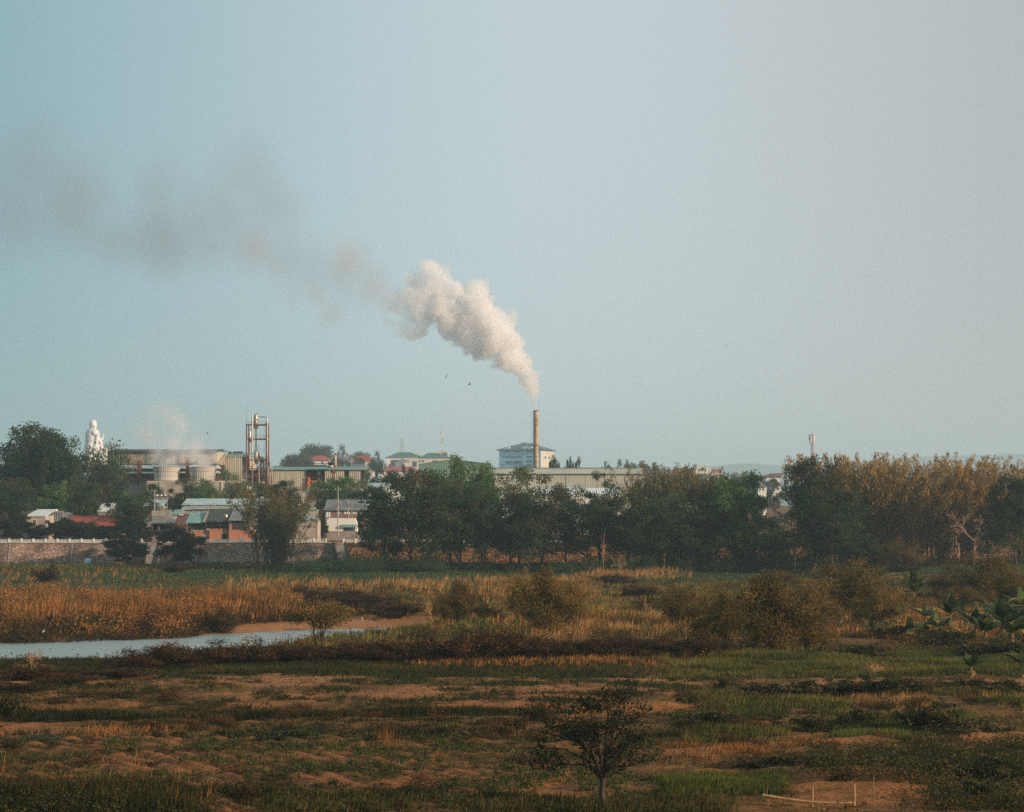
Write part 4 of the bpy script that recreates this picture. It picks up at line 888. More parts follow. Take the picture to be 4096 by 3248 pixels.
# ---- gable fronted building on the right
D = 2300; gb = root_at('gable_fronted_building', 2800, D, 'cream gable fronted building with red roofed wings on the right skyline', 'building')
b_ = MB(); pts = [(2773, 1895), (2773, 1873), (2790, 1868), (2809, 1860), (2832, 1868), (2845, 1876), (2845, 1895)]
b_.face([(X(u, D - 4), D - 4, Z(v, D - 4)) for u, v in pts]); b_.face([(X(u, D - 4), D + 8, Z(v, D - 4)) for u, v in reversed(pts)])
for a, c in zip(pts[:-1], pts[1:]): b_.face([(X(a[0], D - 4), D - 4, Z(a[1], D - 4)), (X(a[0], D - 4), D + 8, Z(a[1], D - 4)), (X(c[0], D - 4), D + 8, Z(c[1], D - 4)), (X(c[0], D - 4), D - 4, Z(c[1], D - 4))])
b_.build('gable_wall', M['cream'], gb); wall(gb, 2700, 2888, 1891, D, 14, M['cream']); pb(gb, 'balcony', M['cream'], 2752, 2890, 1892, 1896, D - 6, 2)
shed_roof(gb, 2694, 2773, 1892, 1873, D, 12, M['roofred']); shed_roof(gb, 2845, 2888, 1892, 1876, D, 12, M['roofred'])
windows(gb, [(2794, 2801, 1875, 1884), (2804, 2814, 1872, 1884), (2818, 2825, 1875, 1884)], D - 4, M['glass'], M['redpaint']); windows(gb, [(2710, 2722, 1895, 1901), (2735, 2745, 1895, 1901), (2860, 2872, 1895, 1901)], D, M['glass'])
for u in (2825, 2831): o = MB(); o.tube((X(u, D - 7), D - 7, Z(1890, D)), (X(u, D - 7), D - 7.5, Z(1890, D)), .55, .55, 12); tag(o.build('satellite_dish', M['plaster']), 'round white dish on the gable building balcony', 'dish', 'satellite dishes')

# ---- blue building with hipped roof
D = 2500; bb = root_at('blue_building', 2100, D, 'multi storey building in blue netting with a cream side behind the chimney', 'building')
def P(u, d, v=None, z=None): return (X(u, d), d, Z(v, d) if v is not None else z)
zb = bb.location.z - 3; zt = Z(1797, D)
c0, c1, c2 = (X(1997, D + 20), D + 20), (X(2163, D), D), (X(2213, D + 40), D + 40); c3 = (c0[0] + c2[0] - c1[0], c0[1] + c2[1] - c1[1])
MB().quadbox([(*c0, zb), (*c1, zb), (*c2, zb), (*c3, zb), (*c0, zt), (*c1, zt), (*c2, zt), (*c3, zt)]).build('cream_wall', M['cream'], bb)
dv = (Vector(c1) - Vector(c0)).normalized(); nv = Vector((dv.y, -dv.x)); ev = (Vector(c2) - Vector(c1)).normalized(); en = Vector((ev.y, -ev.x))
L0 = (Vector(c1) - Vector(c0)).length; L1 = (Vector(c2) - Vector(c1)).length
def onface(a, b_, z0, z1, t0, t1, side=0):
    o_, d_, n_ = (Vector(c0), dv, nv) if side == 0 else (Vector(c1), ev, en)
    A, B = o_ + d_ * a, o_ + d_ * b_
    q = [(A + n_ * t1), (B + n_ * t1), (B + n_ * t0), (A + n_ * t0)]
    return [(*p, z0) for p in q] + [(*p, z1) for p in q]
MB().quadbox(onface(0, L0, zb, zt - .4, .02, .5)).build('netting', M['bluewall'], bb)
kz = K(D); 
for (ua, ub, va, vb) in ((2006, 2022, 1822, 1826), (2022, 2090, 1823, 1831), (2022, 2090, 1843, 1857), (2107, 2128, 1823, 1831), (2107, 2128, 1840, 1850), (2020, 2040, 1801, 1809), (2060, 2080, 1801, 1809), (2108, 2122, 1802, 1809), (2106, 2128, 1856, 1866), (2006, 2020, 1856, 1860)):
    a, b_ = (ua - 1997) / 166 * L0, (ub - 1997) / 166 * L0; nn = max(1, round((ub - ua) / 9)) if vb - va < 12 else 2
    for k in range(nn): s0 = a + (b_ - a) * k / nn; MB().quadbox(onface(s0 + .3, s0 + (b_ - a) / nn - .3, Z(vb, D), Z(va, D), .4, .58)).build('window', M['glass'] if vb - va > 5 else M['roofslate'], bb)
for v in (1812, 1833, 1853, 1872): MB().quadbox(onface(0, L0, Z(v, D), Z(v, D) + .35, .45, .62)).build('scaffold_rail', M['plastic'], bb); 
for v in range(1803, 1875, 7): MB().quadbox(onface(.2, L1 + 1.5, Z(v, D), Z(v, D) + .3, .3, .5, 1)).build('scaffold_rail', M['concrete'], bb)
for k in range(6): a = L1 * k / 5.; MB().quadbox(onface(a, a + .2, zb, zt, .5, .65, 1)).build('scaffold_pole', M['greyplaster'], bb)
for k in (.3, .6): MB().quadbox(onface(L1 * k, L1 * k + 5, Z(1834, D), Z(1824, D), .05, .2, 1)).build('window', M['glass'], bb)
pc = [Vector(c) for c in (c0, c1, c2, c3)]; cen = sum(pc, Vector((0, 0))) / 4; ov = [cen + (p - cen) * 1.13 for p in pc]
zr1 = Z(1779, D); r_in = [cen + (p - cen) * .5 for p in pc]; b_ = MB()
for i in range(4): j = (i + 1) % 4; b_.face([(*ov[i], zt), (*ov[j], zt), (*r_in[j], zr1), (*r_in[i], zr1)])
b_.face([(*p, zt - .02) for p in reversed(ov)])
top0, top1 = cen + (r_in[0] - cen) * .5, cen + (r_in[1] - cen) * .5; z2 = Z(1769, D)
e0, e1 = cen + dv * (-L0 * .08), cen + dv * (L0 * .16)
b_.face([(*r_in[0], zr1), (*r_in[1], zr1), (*e1, z2), (*e0, z2)]); b_.face([(*r_in[1], zr1), (*r_in[2], zr1), (*e1, z2)]); b_.face([(*r_in[2], zr1), (*r_in[3], zr1), (*e0, z2), (*e1, z2)]); b_.face([(*r_in[3], zr1), (*r_in[0], zr1), (*e0, z2)])
for i in range(4):
    j = (i + 1) % 4; b_.face([(*ov[i], zt - .9), (*ov[j], zt - .9), (*ov[j], zt), (*ov[i], zt)])
b_.build('roof', M['roofslate'], bb)
for ua, ub in ((2016, 2038), (2086, 2106), (2113, 2128)): a, b2 = (ua - 1997) / 166 * L0, (ub - 1997) / 166 * L0; MB().quadbox(onface(a, b2, zt + .3, Z(1786, D), -4, .2)).build('dormer', M['plastic'], bb)
rb0 = cen - dv * 3; MB().box(rb0.x - 4, rb0.x + 2, rb0.y - 3, rb0.y + 3, z2 - 3, z2 + .9).build('roof_block', M['roofslate'], bb)

# ---- masts
def lattice(name, u, vt, vb, D, w0, w1, mA, mB, label, bars=10, antenna=0, grp='masts and towers on the skyline', t_=.14):
    x = X(u, D); z0, z1 = hz_(x, D), Z(vt, D); o = empty(name, (x, D, z0), label, 'mast', grp)
    zz = np.linspace(z0, z1, bars + 1)
    for k in range(bars):
        b_ = MB(); f0, f1 = k / bars, (k + 1) / bars; a, c = w0 + (w1 - w0) * f0, w0 + (w1 - w0) * f1
        P0 = [(x + s * a / 2, D + q * a / 2, zz[k]) for s, q in ((-1, -1), (1, -1), (1, 1), (-1, 1))]; P1 = [(x + s * c / 2, D + q * c / 2, zz[k + 1]) for s, q in ((-1, -1), (1, -1), (1, 1), (-1, 1))]
        for i in range(4): j = (i + 1) % 4; b_.tube(P0[i], P1[i], t_, n=4).tube(P0[i], P1[j], t_ * .55, n=3).tube(P0[j], P1[i], t_ * .55, n=3).tube(P1[i], P1[j], t_ * .6, n=3)
        b_.build('mast_section', mA if k % 2 == 0 else mB, o)
    for k in range(antenna):
        a = k * 6.283 / antenna; r_ = w1 / 2 + .9
        MB().box(x + math.cos(a) * r_ - .3, x + math.cos(a) * r_ + .3, D + math.sin(a) * r_ - .25, D + math.sin(a) * r_ + .25, z1 - 4.5 + (k % 2) * 1.6, z1 - 1.2 + (k % 2) * 1.6).build('antenna_panel', M['plaster'], o)
    MB().tube((x, D, z1), (x, D, z1 + 1.6), .1, .05, 4).build('lightning_rod', M['wire'], o)
    return o
lattice('radio_mast', 1767, 1727, 1805, 2200, 2.9, 1.8, M['redpaint'], M['plaster'], 'red and white radio mast with antennas above the green roofed building', 12, 6)
lattice('lattice_pylon', 1608, 1754, 1815, 2400, 8.5, 4.0, M['steel'], M['steel'], 'hazy grey lattice pylon above the green roofed building', 10, t_=.16)
lattice('radio_mast', 3248, 1737, 1840, 900, 1.1, .9, M['redpaint'], M['pinkplaster'], 'thin mast rising out of the right bamboo grove', 14, 6, t_=.1)
lattice('radio_mast', 2653, 1853, 1880, 2200, 3.0, 2.4, M['steel'], M['steel'], 'faint stubby mast on the skyline left of the gable building', 5, t_=.12)
o = root_at('pagoda_spire', 430, 2350, 'tiny dark pagoda spire peeping up right of the white statue', 'spire'); x = X(430, 2350); zt = Z(1776, 2350); zb = o.location.z
MB().lathe((x, 2350, zb), [(2.2, 0), (2.2, zt - zb - 7), (2.6, zt - zb - 6.8), (.9, zt - zb - 4.5), (1.5, zt - zb - 4.3), (.5, zt - zb - 2), (.08, zt - zb)], 8).build('spire', M['roofslate'], o)

# ---- white statue (seen from behind and to its left, facing right)
D = 2300; k = K(D); xs = X(385, D); zc = Z(1840, D); st = root_at('statue', 385, D, 'colossal white seated robed figure with one hand raised, beyond the factory', 'statue')
def ell(u, v, dy, ru, rv, rd, rot=0):
    bpy_m = bmesh.new(); bmesh.ops.create_icosphere(bpy_m, subdivisions=3, radius=1)
    mt = Matrix.Translation((X(u, D), D + dy * k, Z(v, D))) @ Matrix.Rotation(rot, 4, 'Y') @ Matrix.Diagonal((ru * k, rd * k, rv * k, 1))
    n0 = len(sb.v)
    for q in bpy_m.verts: sb.v.append(tuple(mt @ q.co))
    for fc in bpy_m.faces: sb.f.append(tuple(n0 + q.index for q in fc.verts))
    bpy_m.free()
sb = MB()
ell(371, 1765, 0, 30, 50, 36); ell(369, 1742, 0, 27, 30, 34); ell(388, 1806, 0, 30, 44, 44); ell(368, 1800, 0, 29, 50, 42); ell(372, 1728, 0, 24, 14, 34); ell(357, 1732, 20, 14, 14, 14); ell(384, 1733, -24, 14, 14, 14); ell(370, 1845, 0, 34, 40, 50); ell(372, 1716, 0, 9, 10, 9)
ell(392, 1762, -26, 9, 34, 10, .25); ell(404, 1765, -20, 7, 26, 8, -.5); ell(396, 1800, -10, 16, 32, 24, -.35); ell(410, 1758, -18, 6, 8, 6, .6); ell(408, 1790, -16, 8, 26, 12, -.3); ell(412, 1820, -12, 26, 24, 34, .3); ell(428, 1804, -14, 16, 12, 26, .5); ell(436, 1800, -8, 9, 9, 14); ell(412, 1838, 0, 36, 26, 44); ell(395, 1868, 0, 56, 22, 60)
for (u, v, l, a, w_) in ((416, 1750, 15, .12, 3.2), (418.5, 1742, 13, .06, 1.5), (416.5, 1743, 13.5, .03, 1.5), (414.6, 1745, 12, -.05, 1.4), (413, 1748, 9, -.15, 1.3), (410, 1755, 8, -.7, 1.6)): ell(u, v, -18, w_, l * .75, 3.0, a)
body = sb.build('body', M['statue'], st, True)
md = body.modifiers.new('join', 'REMESH'); md.mode = 'VOXEL'; md.voxel_size = .36; md.use_smooth_shade = True; ms_ = body.modifiers.new('soften', 'SMOOTH'); ms_.factor = .6; ms_.iterations = 10
sb = MB(); ell(373, 1700, 0, 14.5, 20, 14.5); ell(371, 1712, 0, 13, 10, 13); ell(375, 1685, 0, 8.5, 7, 8.5); ell(385.2, 1701, 0, 2.4, 4.5, 3); ell(383, 1695, 0, 4, 3, 8); ell(380, 1706, -13, 2, 8, 2); ell(383, 1711, 0, 4.5, 4, 6)
g = np.random.default_rng(3)
for i in range(230):
    a = i * 2.39996; h_ = 1 - 2 * (i + .5) / 230; r_ = math.sqrt(1 - h_ * h_); px_, py_ = r_ * math.cos(a), r_ * math.sin(a)
    if px_ > .35 and h_ < .55: continue
    ell(373 + 14.5 * px_, 1698 - 19 * h_, 14.5 * py_, 1.5, 1.6, 1.5)
head = sb.build('head', M['statue'], st, True); md = head.modifiers.new('join', 'REMESH'); md.mode = 'VOXEL'; md.voxel_size = .30; md.use_smooth_shade = True
#PART3

# ================================================================ trees
ML = M
b_dark = [make_broadleaf(f'leafy_tree', 10 + i, 20, 16, 2.5, ML['leaf_deep'], 85, 15000, .46) for i in range(3)]
b_red = [make_broadleaf(f'leafy_tree', 20 + i, 22, 17, 2.2, ML['leaf_red'], 95, 17000, .42) for i in range(3)]
b_green = [make_broadleaf(f'leafy_tree', 30 + i, 18, 15, 2.5, ML['leaf_green'], 75, 12500, .44) for i in range(2)]
b_pale = make_broadleaf('leafy_tree', 35, 18, 15, 2.5, ML['leaf_pale'], 60, 9500, .42)
b_small = [make_broadleaf(f'small_tree', 40 + i, 8, 7.5, .7, ML['leaf_dark'], 60, 8500, .34, trunk_r=.14) for i in range(2)]
b_pine = [make_broadleaf(f'spreading_tree', 50 + i, 20, 16, 11, ML['leaf_haze'], 26, 3800, .62, 'umbrella') for i in range(2)]
b_far = [make_broadleaf(f'far_tree', 60 + i, 14, 13, 2.5, ML['leaf_haze'], 34, 3200, .65) for i in range(2)]
b_sparse = make_broadleaf('sparse_tree', 70, 12, 14, 3, ML['leaf_red'], 44, 2600, .36, 'umbrella', trunk_r=.2)
b_lop = make_broadleaf('tall_sparse_tree', 72, 24, 13, 8, ML['leaf_red'], 44, 5200, .46, trunk_r=.25)
bam = [make_bamboo('bamboo_clump', 80 + i, 24, 16, ML['leaf_bamboo'], 70, 17000, .62) for i in range(3)]
bam_g = [make_bamboo('bamboo_clump', 90 + i, 22, 15, ML['leaf_bamboo_green'], 66, 16500, .58) for i in range(2)]
GL = 'dark trees above the houses at the left'
for p, u, D, w, t_, lab in (
    (b_dark[0], 62, 705, 300, 1724, 'broad dark leafy tree filling the far left skyline'),
    (b_dark[1], 160, 695, 190, 1728, 'dark tree with an open branching top, second from the left on the skyline'),
    (b_dark[2], 250, 690, 165, 1766, 'dark domed tree just left of the white statue'),
    (b_dark[0], 345, 715, 200, 1838, 'dark tree standing in front of the statue base'),
    (b_dark[1], 425, 722, 130, 1862, 'dark tree touching the left end of the factory hall'),
    (b_dark[2], 205, 700, 190, 1850, 'deep shaded tree between the far left crown and the red tiled house'),
    (b_red[0], 35, 645, 200, 1925, 'rust tinged leafy tree at the left edge above the wall'),
    (b_green[0], 238, 668, 140, 1945, 'rounded olive green tree above the grey green house'),
    (b_red[1], 335, 668, 120, 1935, 'loose rusty tree behind the red tiled roof'),
    (b_dark[0], 400, 706, 120, 1925, 'dark tree behind the small stained shed roof'),
    (b_dark[1], 520, 648, 180, 1985, 'wide dark tree between the red tiled house and the tall dark house'),
    (b_green[1], 470, 735, 120, 1958, 'dark green crown below the left end of the factory walkway'),
    (b_dark[2], 600, 738, 90, 1942, 'small dark crown under the left cooling tower'),
    (b_dark[0], 715, 738, 130, 1930, 'dark crown under the cooling basin, left of centre'),
    (b_green[0], 815, 740, 150, 1925, 'broad dark green crown under the right cooling tower'),
    (b_pale, 935, 742, 120, 1893, 'grey olive tree with a pointed top before the boiler house'),
    (b_pale, 860, 728, 66, 1970, 'little pale bush crown above the long pale roof'),
    (b_dark[1], 1060, 742, 130, 1945, 'dark crown at the foot of the pipe tower'),
    (b_dark[2], 1145, 740, 105, 1930, 'dark crown in front of the beige pipe hall wall'),
    (b_green[1], 1345, 742, 180, 1916, 'wide green crown in front of the rusty stack'),
    (b_dark[0], 1285, 735, 100, 1970, 'dark crown left of the barn roof'),
    (b_pale, 1425, 740, 130, 1928, 'pale brownish green crown behind the red brick barn'),
    (b_dark[1], 1505, 738, 110, 1950, 'dark crown at the right end of the brick barn')):
    place(p, u, D, w, t_, lab, 'tree', GL if u < 560 else 'trees between the houses and the factory')
place(b_sparse, 410, 700, 210, 1782, 'thin reddish tree with bare twigs in front of the white statue', 'tree', GL)
for p, u, D, w, t_, lab in (
    (b_small[0], 292, 618, 95, 2080, 'small dark tree in front of the left end of the red tiled roof'), (b_small[1], 222, 617, 80, 2086, 'dark bushy tree right of the narrow grey house'),
    (b_small[0], 345, 616, 92, 2095, 'bushy tree in front of the middle of the red tiled roof'), (b_small[1], 430, 617, 80, 2105, 'low dark tree under the right end of the red tiled roof'),
    (b_small[1], 520, 620, 110, 2070, 'dark bushy tree left of the tall dark house'), (b_small[0], 140, 616, 60, 2105, 'straggly small tree against the narrow grey house wall'), (b_small[0], 50, 617, 130, 2070, 'bushy dark tree behind the balustrade at far left'),
    (b_small[1], 590, 618, 50, 2110, 'small tree at the corner of the tall dark house')):
    place(p, u, D, w, t_, lab, 'tree', 'small trees behind the balustrade')
place(b_small[1], 505, 588, 150, 2140, 'dark bushy tree growing against the stone wall', 'tree', z=-.3)
place(b_small[0], 725, 574, 160, 2110, 'dense dark round tree in front of the stairway gap', 'tree', z=-.3)
place(b_small[0], 1437, 640, 26, 2048, 'slim young tree at the right corner of the whitewashed shed', 'tree')
place(b_small[1], 1290, 634, 44, 2078, 'small bush tree at the left corner of the whitewashed shed', 'tree')
place(bam_g[0], 1112, 558, 270, 1945, 'tall feathery bamboo clump standing alone before the brick houses', 'bamboo', z=-.2)
GM = 'row of big trees along the river field'
for p, u, D, w, t_, lab in (
    (b_red[0], 1640, 520, 270, 1905, 'massive dark tree with a rust tinged top, leftmost of the middle tree row'),
    (b_red[2], 1530, 532, 140, 2010, 'lower dark tree on the left flank of the massive rust topped tree'),
    (b_green[0], 1800, 560, 225, 1862, 'bright green rounded crown below the green hall'),
    (b_green[1], 1925, 562, 125, 1872, 'smaller bright green crown at the left end of the grey warehouse'),
    (b_red[1], 1830, 528, 190, 1935, 'dark tree with visible trunk below the bright green crown'),
    (b_red[2], 1940, 522, 130, 1965, 'slender dark tree with dark trunk right of the rusty crown'),
    (b_pale, 2075, 562, 190, 1884, 'pale green tree in front of the left part of the grey warehouse'),
    (b_dark[0], 2050, 530, 170, 2000, 'dark leafy tree beneath the pale green tree'),
    (b_red[0], 2165, 520, 200, 1970, 'dark tree with purple brown leaves below the chimney'),
    (b_red[1], 2265, 528, 150, 1955, 'dark tree just left of the sparse rust topped tree'),
    (b_red[2], 2510, 530, 170, 1965, 'rounded dark tree under the right end of the grey warehouse'),
    (b_dark[1], 2400, 520, 150, 2030, 'low dense dark tree under the sparse rust topped tree'),
    (b_dark[2], 2600, 516, 200, 2010, 'dense dark green tree left of the round green one'),
    (b_pale, 2730, 526, 190, 1985, 'dull olive tree in the shadow of the leaning bamboo'),
    (b_dark[0], 2800, 514, 200, 2070, 'low dark tree at the foot of the dull olive tree'),
    (b_green[1], 2950, 520, 165, 1908, 'tall rounded green tree left of the hazy gap'),
    (b_red[0], 2870, 530, 110, 1930, 'purple brown tree leaning on the rounded green tree'),
    (b_red[2], 3030, 512, 170, 2080, 'dark lower tree on the right foot of the rounded green tree'),
    (b_red[1], 3262, 512, 190, 1852, 'large dark brown green tree right of the hazy gap'),
    (b_dark[1], 3120, 505, 110, 2125, 'small dark tree at the left foot of the large brown green tree'),
    (b_red[0], 3330, 505, 190, 1960, 'dense brown tree in front of the bamboo grove')):
    place(p, u, D, w * 1.2, t_, lab, 'tree', GM)
place(b_lop, 2402, 524, 140, 1898, 'tall gappy tree with rusty top leaves before the grey warehouse', 'tree', GM)
place(b_lop, 1745, 524, 60, 2110, 'thin half bare small tree between two dark trunks', 'tree', GM)
for p, u, D, w, t_, lab in (
    (bam_g[1], 2660, 548, 200, 1862, 'tall olive bamboo clump rising over the end of the grey warehouse'), (bam_g[0], 2740, 545, 150, 1875, 'leaning bamboo clump left of the gable building'), (bam_g[1], 2820, 550, 130, 1915, 'shorter bamboo clump below the gable building'),
    (bam_g[1], 2580, 545, 110, 1918, 'short bamboo clump at the right corner of the grey warehouse'), (bam[0], 3280, 530, 190, 1828, 'brown bamboo clump around the thin mast'), (bam[1], 3385, 524, 190, 1826, 'tall dry bamboo clump, second from the left of the right grove'),
    (bam[2], 3480, 520, 190, 1838, 'orange brown bamboo clump, third of the right grove'), (bam[0], 3575, 522, 190, 1850, 'dense upright bamboo clump in the middle of the right grove'), (bam[1], 3670, 518, 190, 1828, 'tallest orange tipped bamboo clump below the hill ridge'),
    (bam[2], 3765, 524, 180, 1842, 'bamboo clump right of the tallest orange tipped one'), (bam[0], 3880, 520, 190, 1835, 'arching bamboo clump behind the bare tree'), (bam[1], 3970, 526, 180, 1852, 'bamboo clump left of the dark right edge tree'), (bam[2], 4080, 530, 180, 1890, 'pale thin bamboo clump at the right edge')):
    place(p, u, D, w * 1.4, t_, lab, 'bamboo', 'bamboo clumps along the field edge')
place(b_dark[1], 4065, 500, 170, 1918, 'dark leafy tree at the right edge before the bamboo', 'tree'); place(b_dark[2], 3960, 512, 130, 2030, 'dark low tree between the bare tree and the right edge', 'tree')
place(b_dark[0], 3440, 492, 170, 2110, 'rounded dark shrubby tree at the foot of the bamboo grove', 'tree'); 
GF = 'distant trees on the skyline'
for p, u, D, w, t_, lab in (
    (b_pine[0], 1165, 1180, 75, 1820, 'small spreading tree at the left of the red roofs'), (b_pine[1], 1215, 1190, 70, 1804, 'spreading tree beside the low dark tree left of the broad red roof'), (b_pine[0], 1285, 1400, 120, 1783, 'tallest wide spreading tree behind the broad red roof'),
    (b_pine[1], 1365, 1380, 80, 1792, 'spreading tree behind the stack steam'), (b_far[0], 1240, 1390, 90, 1808, 'dark tree mass left of the tallest spreading tree'), (b_far[1], 1420, 1350, 70, 1822, 'dark tree behind the tall cream house'), (b_pine[0], 1455, 1420, 70, 1813, 'flat topped tree above the tall cream house'),
    (b_pine[1], 1505, 1200, 66, 1815, 'spreading tree between the cream house and the white institution'), (b_far[0], 1560, 1350, 44, 1852, 'little hazy tree in front of the white institution'),
    (b_far[1], 1470, 960, 70, 1890, 'rust grey tree right of the tall cream house'), (b_far[0], 1540, 980, 100, 1878, 'grey brown tree in front of the red roofed villa'), (b_far[1], 1632, 950, 56, 1872, 'thin brownish tree before the villa windows'), (b_far[0], 1045, 960, 60, 1822, 'dark crown peeping up behind the pipe tower'),
    (b_far[0], 2222, 1000, 62, 1838, 'rounded green tree right of the blue building'), (b_far[1], 2274, 1005, 34, 1840, 'narrow brown tree, left one of the pair behind the warehouse'), (b_far[0], 2306, 1010, 34, 1841, 'narrow brown tree, right one of the pair behind the warehouse'),
    (b_far[1], 2430, 1500, 30, 1858, 'tiny hazy tree over the warehouse ridge'), (b_far[0], 2490, 1450, 56, 1850, 'hazy tree over the right part of the warehouse ridge'), (b_far[1], 2522, 1460, 46, 1850, 'feathery hazy tree beside another over the warehouse ridge'), (b_far[0], 2556, 1300, 60, 1856, 'hazy tree at the end of the warehouse ridge'), (b_far[1], 2600, 1150, 80, 1862, 'pale green hazy tree behind the olive bamboo'),
    (b_far[0], 2705, 1300, 70, 1903, 'hazy tree under the left wing of the gable building'), (b_far[1], 2790, 1310, 90, 1902, 'hazy tree under the middle of the gable building'), (b_far[0], 2880, 1290, 80, 1903, 'hazy tree under the right wing of the gable building'), (b_far[1], 2950, 1300, 80, 1902, 'hazy tree below the dark pavilion'),
    (b_far[0], 3010, 1250, 70, 1898, 'hazy tree right of the flat roofed house'), (b_far[1], 3080, 1150, 80, 1914, 'hazy tree below the long dull red roof'), (b_far[0], 3098, 900, 70, 1968, 'blue green tree in the hazy gap'), (b_far[1], 3045, 860, 100, 1978, 'low blue green tree at the bottom of the hazy gap'), (b_far[0], 4070, 1050, 60, 1872, 'faint tree at the right edge behind the bamboo'),
    (b_far[1], 92, 1300, 200, 1790, 'grey hazy crown glimpsed between the far left trees'), (b_far[0], 3090, 690, 110, 2070, 'brownish low tree in front of the hazy gap'), (b_far[1], 3140, 760, 80, 2050, 'brownish tree on the right side of the hazy gap')):
    place(p, u, D * (1.4 if D > 1100 else 1), w, t_, lab, 'tree', GF)
bt = bare_tree('bare_tree', 5, 22, 15, M['palebark'], lv=5, r0=.28)
place(bt, 3895, 500, 190, 2018, 'leafless pale pinkish tree in front of the bamboo grove', 'tree', rot=.4)
bs = bare_tree('bare_shrub', 9, 6, 6, M['bamboo_pole'], lv=4, r0=.09, kids=5)
place(bs, 2480, 470, 110, 2205, 'leafless straw coloured shrub before the dark tree row', 'shrub')
place(bs, 1715, 255, 150, 2370, 'pale leafless shrub leaning left on the river bank', 'shrub'); place(bs, 2590, 232, 90, 2360, 'reddish leafless shrub between the two big olive bushes', 'shrub'); place(bs, 130, 176, 150, 2575, 'dark bare twigs standing before the water at left', 'shrub')
# pale young trunks at the foot of the row
for u, t_, b2, lab in ((2412, 2130, 2230, 'pale thin trunk under the gappy rust topped tree'), (2605, 2215, 2290, 'pale leaning sapling trunk in the shade of the row'), (2656, 2205, 2250, 'thin pale forked sapling trunk right of the leaning one'), (3256, 2225, 2285, 'short pale stump trunk below the large brown green tree'), (3180, 1990, 2120, 'slim pale trunk at the edge of the hazy gap')):
    D = DG(b2) if b2 > 2260 else 508; x = X(u, D); z0 = hz_(x, D); o = empty('sapling', (x, D, z0), lab, 'sapling', 'pale thin saplings')
    MB().path([(x, D, z0 - .2), (x + .1, D, (z0 + Z(t_, D)) / 2), (x + .35, D, Z(t_, D))], [.10, .08, .05], 5).build('trunk', M['palebark'], o); MB().path([(x + .05, D, (z0 + Z(t_, D)) / 2), (x - .5, D, Z(t_, D) - .5)], [.07, .03], 4).build('branch', M['palebark'], o)

# ---- bushes
bu = [make_bush('bush', 100 + i, 6, 9, ML['leaf_bush'], 19000, .17, 26) for i in range(3)]
br_ = [make_bush('scrub_bush', 110 + i, 3.4, 7, ML['leaf_rustbush'], 9000, .18, 18) for i in range(3)]
bd = [make_bush('dark_shrub', 120 + i, 1.4, 3.0, ML['dark_grass'], 2400, .15, 12) for i in range(3)]
GB = 'olive bushes on the rough river land'
place(bu[1], 3590, 490, 150, 2160, 'greyish rounded bush under the middle of the bamboo grove', 'bush')
for i, (u, vb, w, t_, lab) in enumerate((
    (3090, 2605, 350, 2310, 'largest dense olive brown bush right of centre'), (3230, 2590, 230, 2345, 'olive bush on the right shoulder of the largest bush'), (2900, 2560, 230, 2370, 'olive bush on the left shoulder of the largest bush'), (2740, 2505, 240, 2355, 'broad olive bush behind the rusty grass, centre right'),
    (3450, 2470, 340, 2262, 'dark olive bush left of the orange sandy cutting'), (3520, 2500, 200, 2360, 'lower olive bush in front of the dark one by the cutting'), (2190, 2545, 240, 2290, 'airy olive bush right of the river end'), (2120, 2500, 180, 2300, 'rounder bush on the left of the airy olive bush'), (2280, 2500, 180, 2340, 'small bush on the right of the airy olive bush'),
    (1830, 2475, 170, 2335, 'leafy green bush on the bank above the river tip'), (1760, 2480, 110, 2400, 'small green bush right beside the river tip'), (1945, 2500, 120, 2420, 'small yellowish bush behind the dark hedge'), (3960, 2400, 300, 2230, 'rusty olive bush right of the sandy cutting'), (4060, 2440, 240, 2290, 'dark olive bush at the right edge'), (3780, 2400, 150, 2310, 'small bush growing on the sandy cutting'),
    (3860, 2450, 170, 2350, 'low bush under the banana plant by the cutting'), (3330, 2320, 200, 2262, 'distant olive bush behind the white plumed grass'), (3100, 2350, 200, 2285, 'distant bush over the largest olive bush'))):
    place(bu[i % 3], u, DG(vb), w, t_, lab, 'bush', GB)
for i, (u, vb, w, t_, lab) in enumerate((
    (1250, 2428, 300, 2372, 'wide dark rusty scrub above the sandy beach'), (1450, 2432, 260, 2385, 'dark scrub at the head of the sandy beach'), (1580, 2440, 240, 2392, 'brown scrub left of the bare bank shrub'), (1080, 2430, 250, 2385, 'rusty scrub behind the left end of the beach'), (930, 2440, 220, 2392, 'brown scrub at the right end of the reed bank'),
    (880, 2470, 120, 2440, 'small dark green shrub by the beach end'), (1400, 2420, 240, 2345, 'far brown scrub behind the beach'), (1130, 2400, 260, 2340, 'far dark scrub under the tall straw grass'), (2660, 2440, 200, 2370, 'reddish scrub in the sandy clearing'), (2560, 2400, 160, 2335, 'small rusty scrub right of the sandy clearing'),
    (2470, 2340, 170, 2300, 'purple brown low shrub under the bare straw shrub'), (190, 2330, 110, 2262, 'dark low shrub in the far field at left'), (700, 2290, 120, 2245, 'green brown shrub under the round dark tree'), (3760, 2300, 130, 2262, 'dark shrub at the top of the sandy cutting'), (3600, 2310, 130, 2250, 'grey brown shrub left of the top of the cutting'))):
    place(br_[i % 3], u, DG(vb), w, t_, lab, 'shrub', 'rusty scrub along the banks')
GH = 'hedge of dark scrub in front of the river'
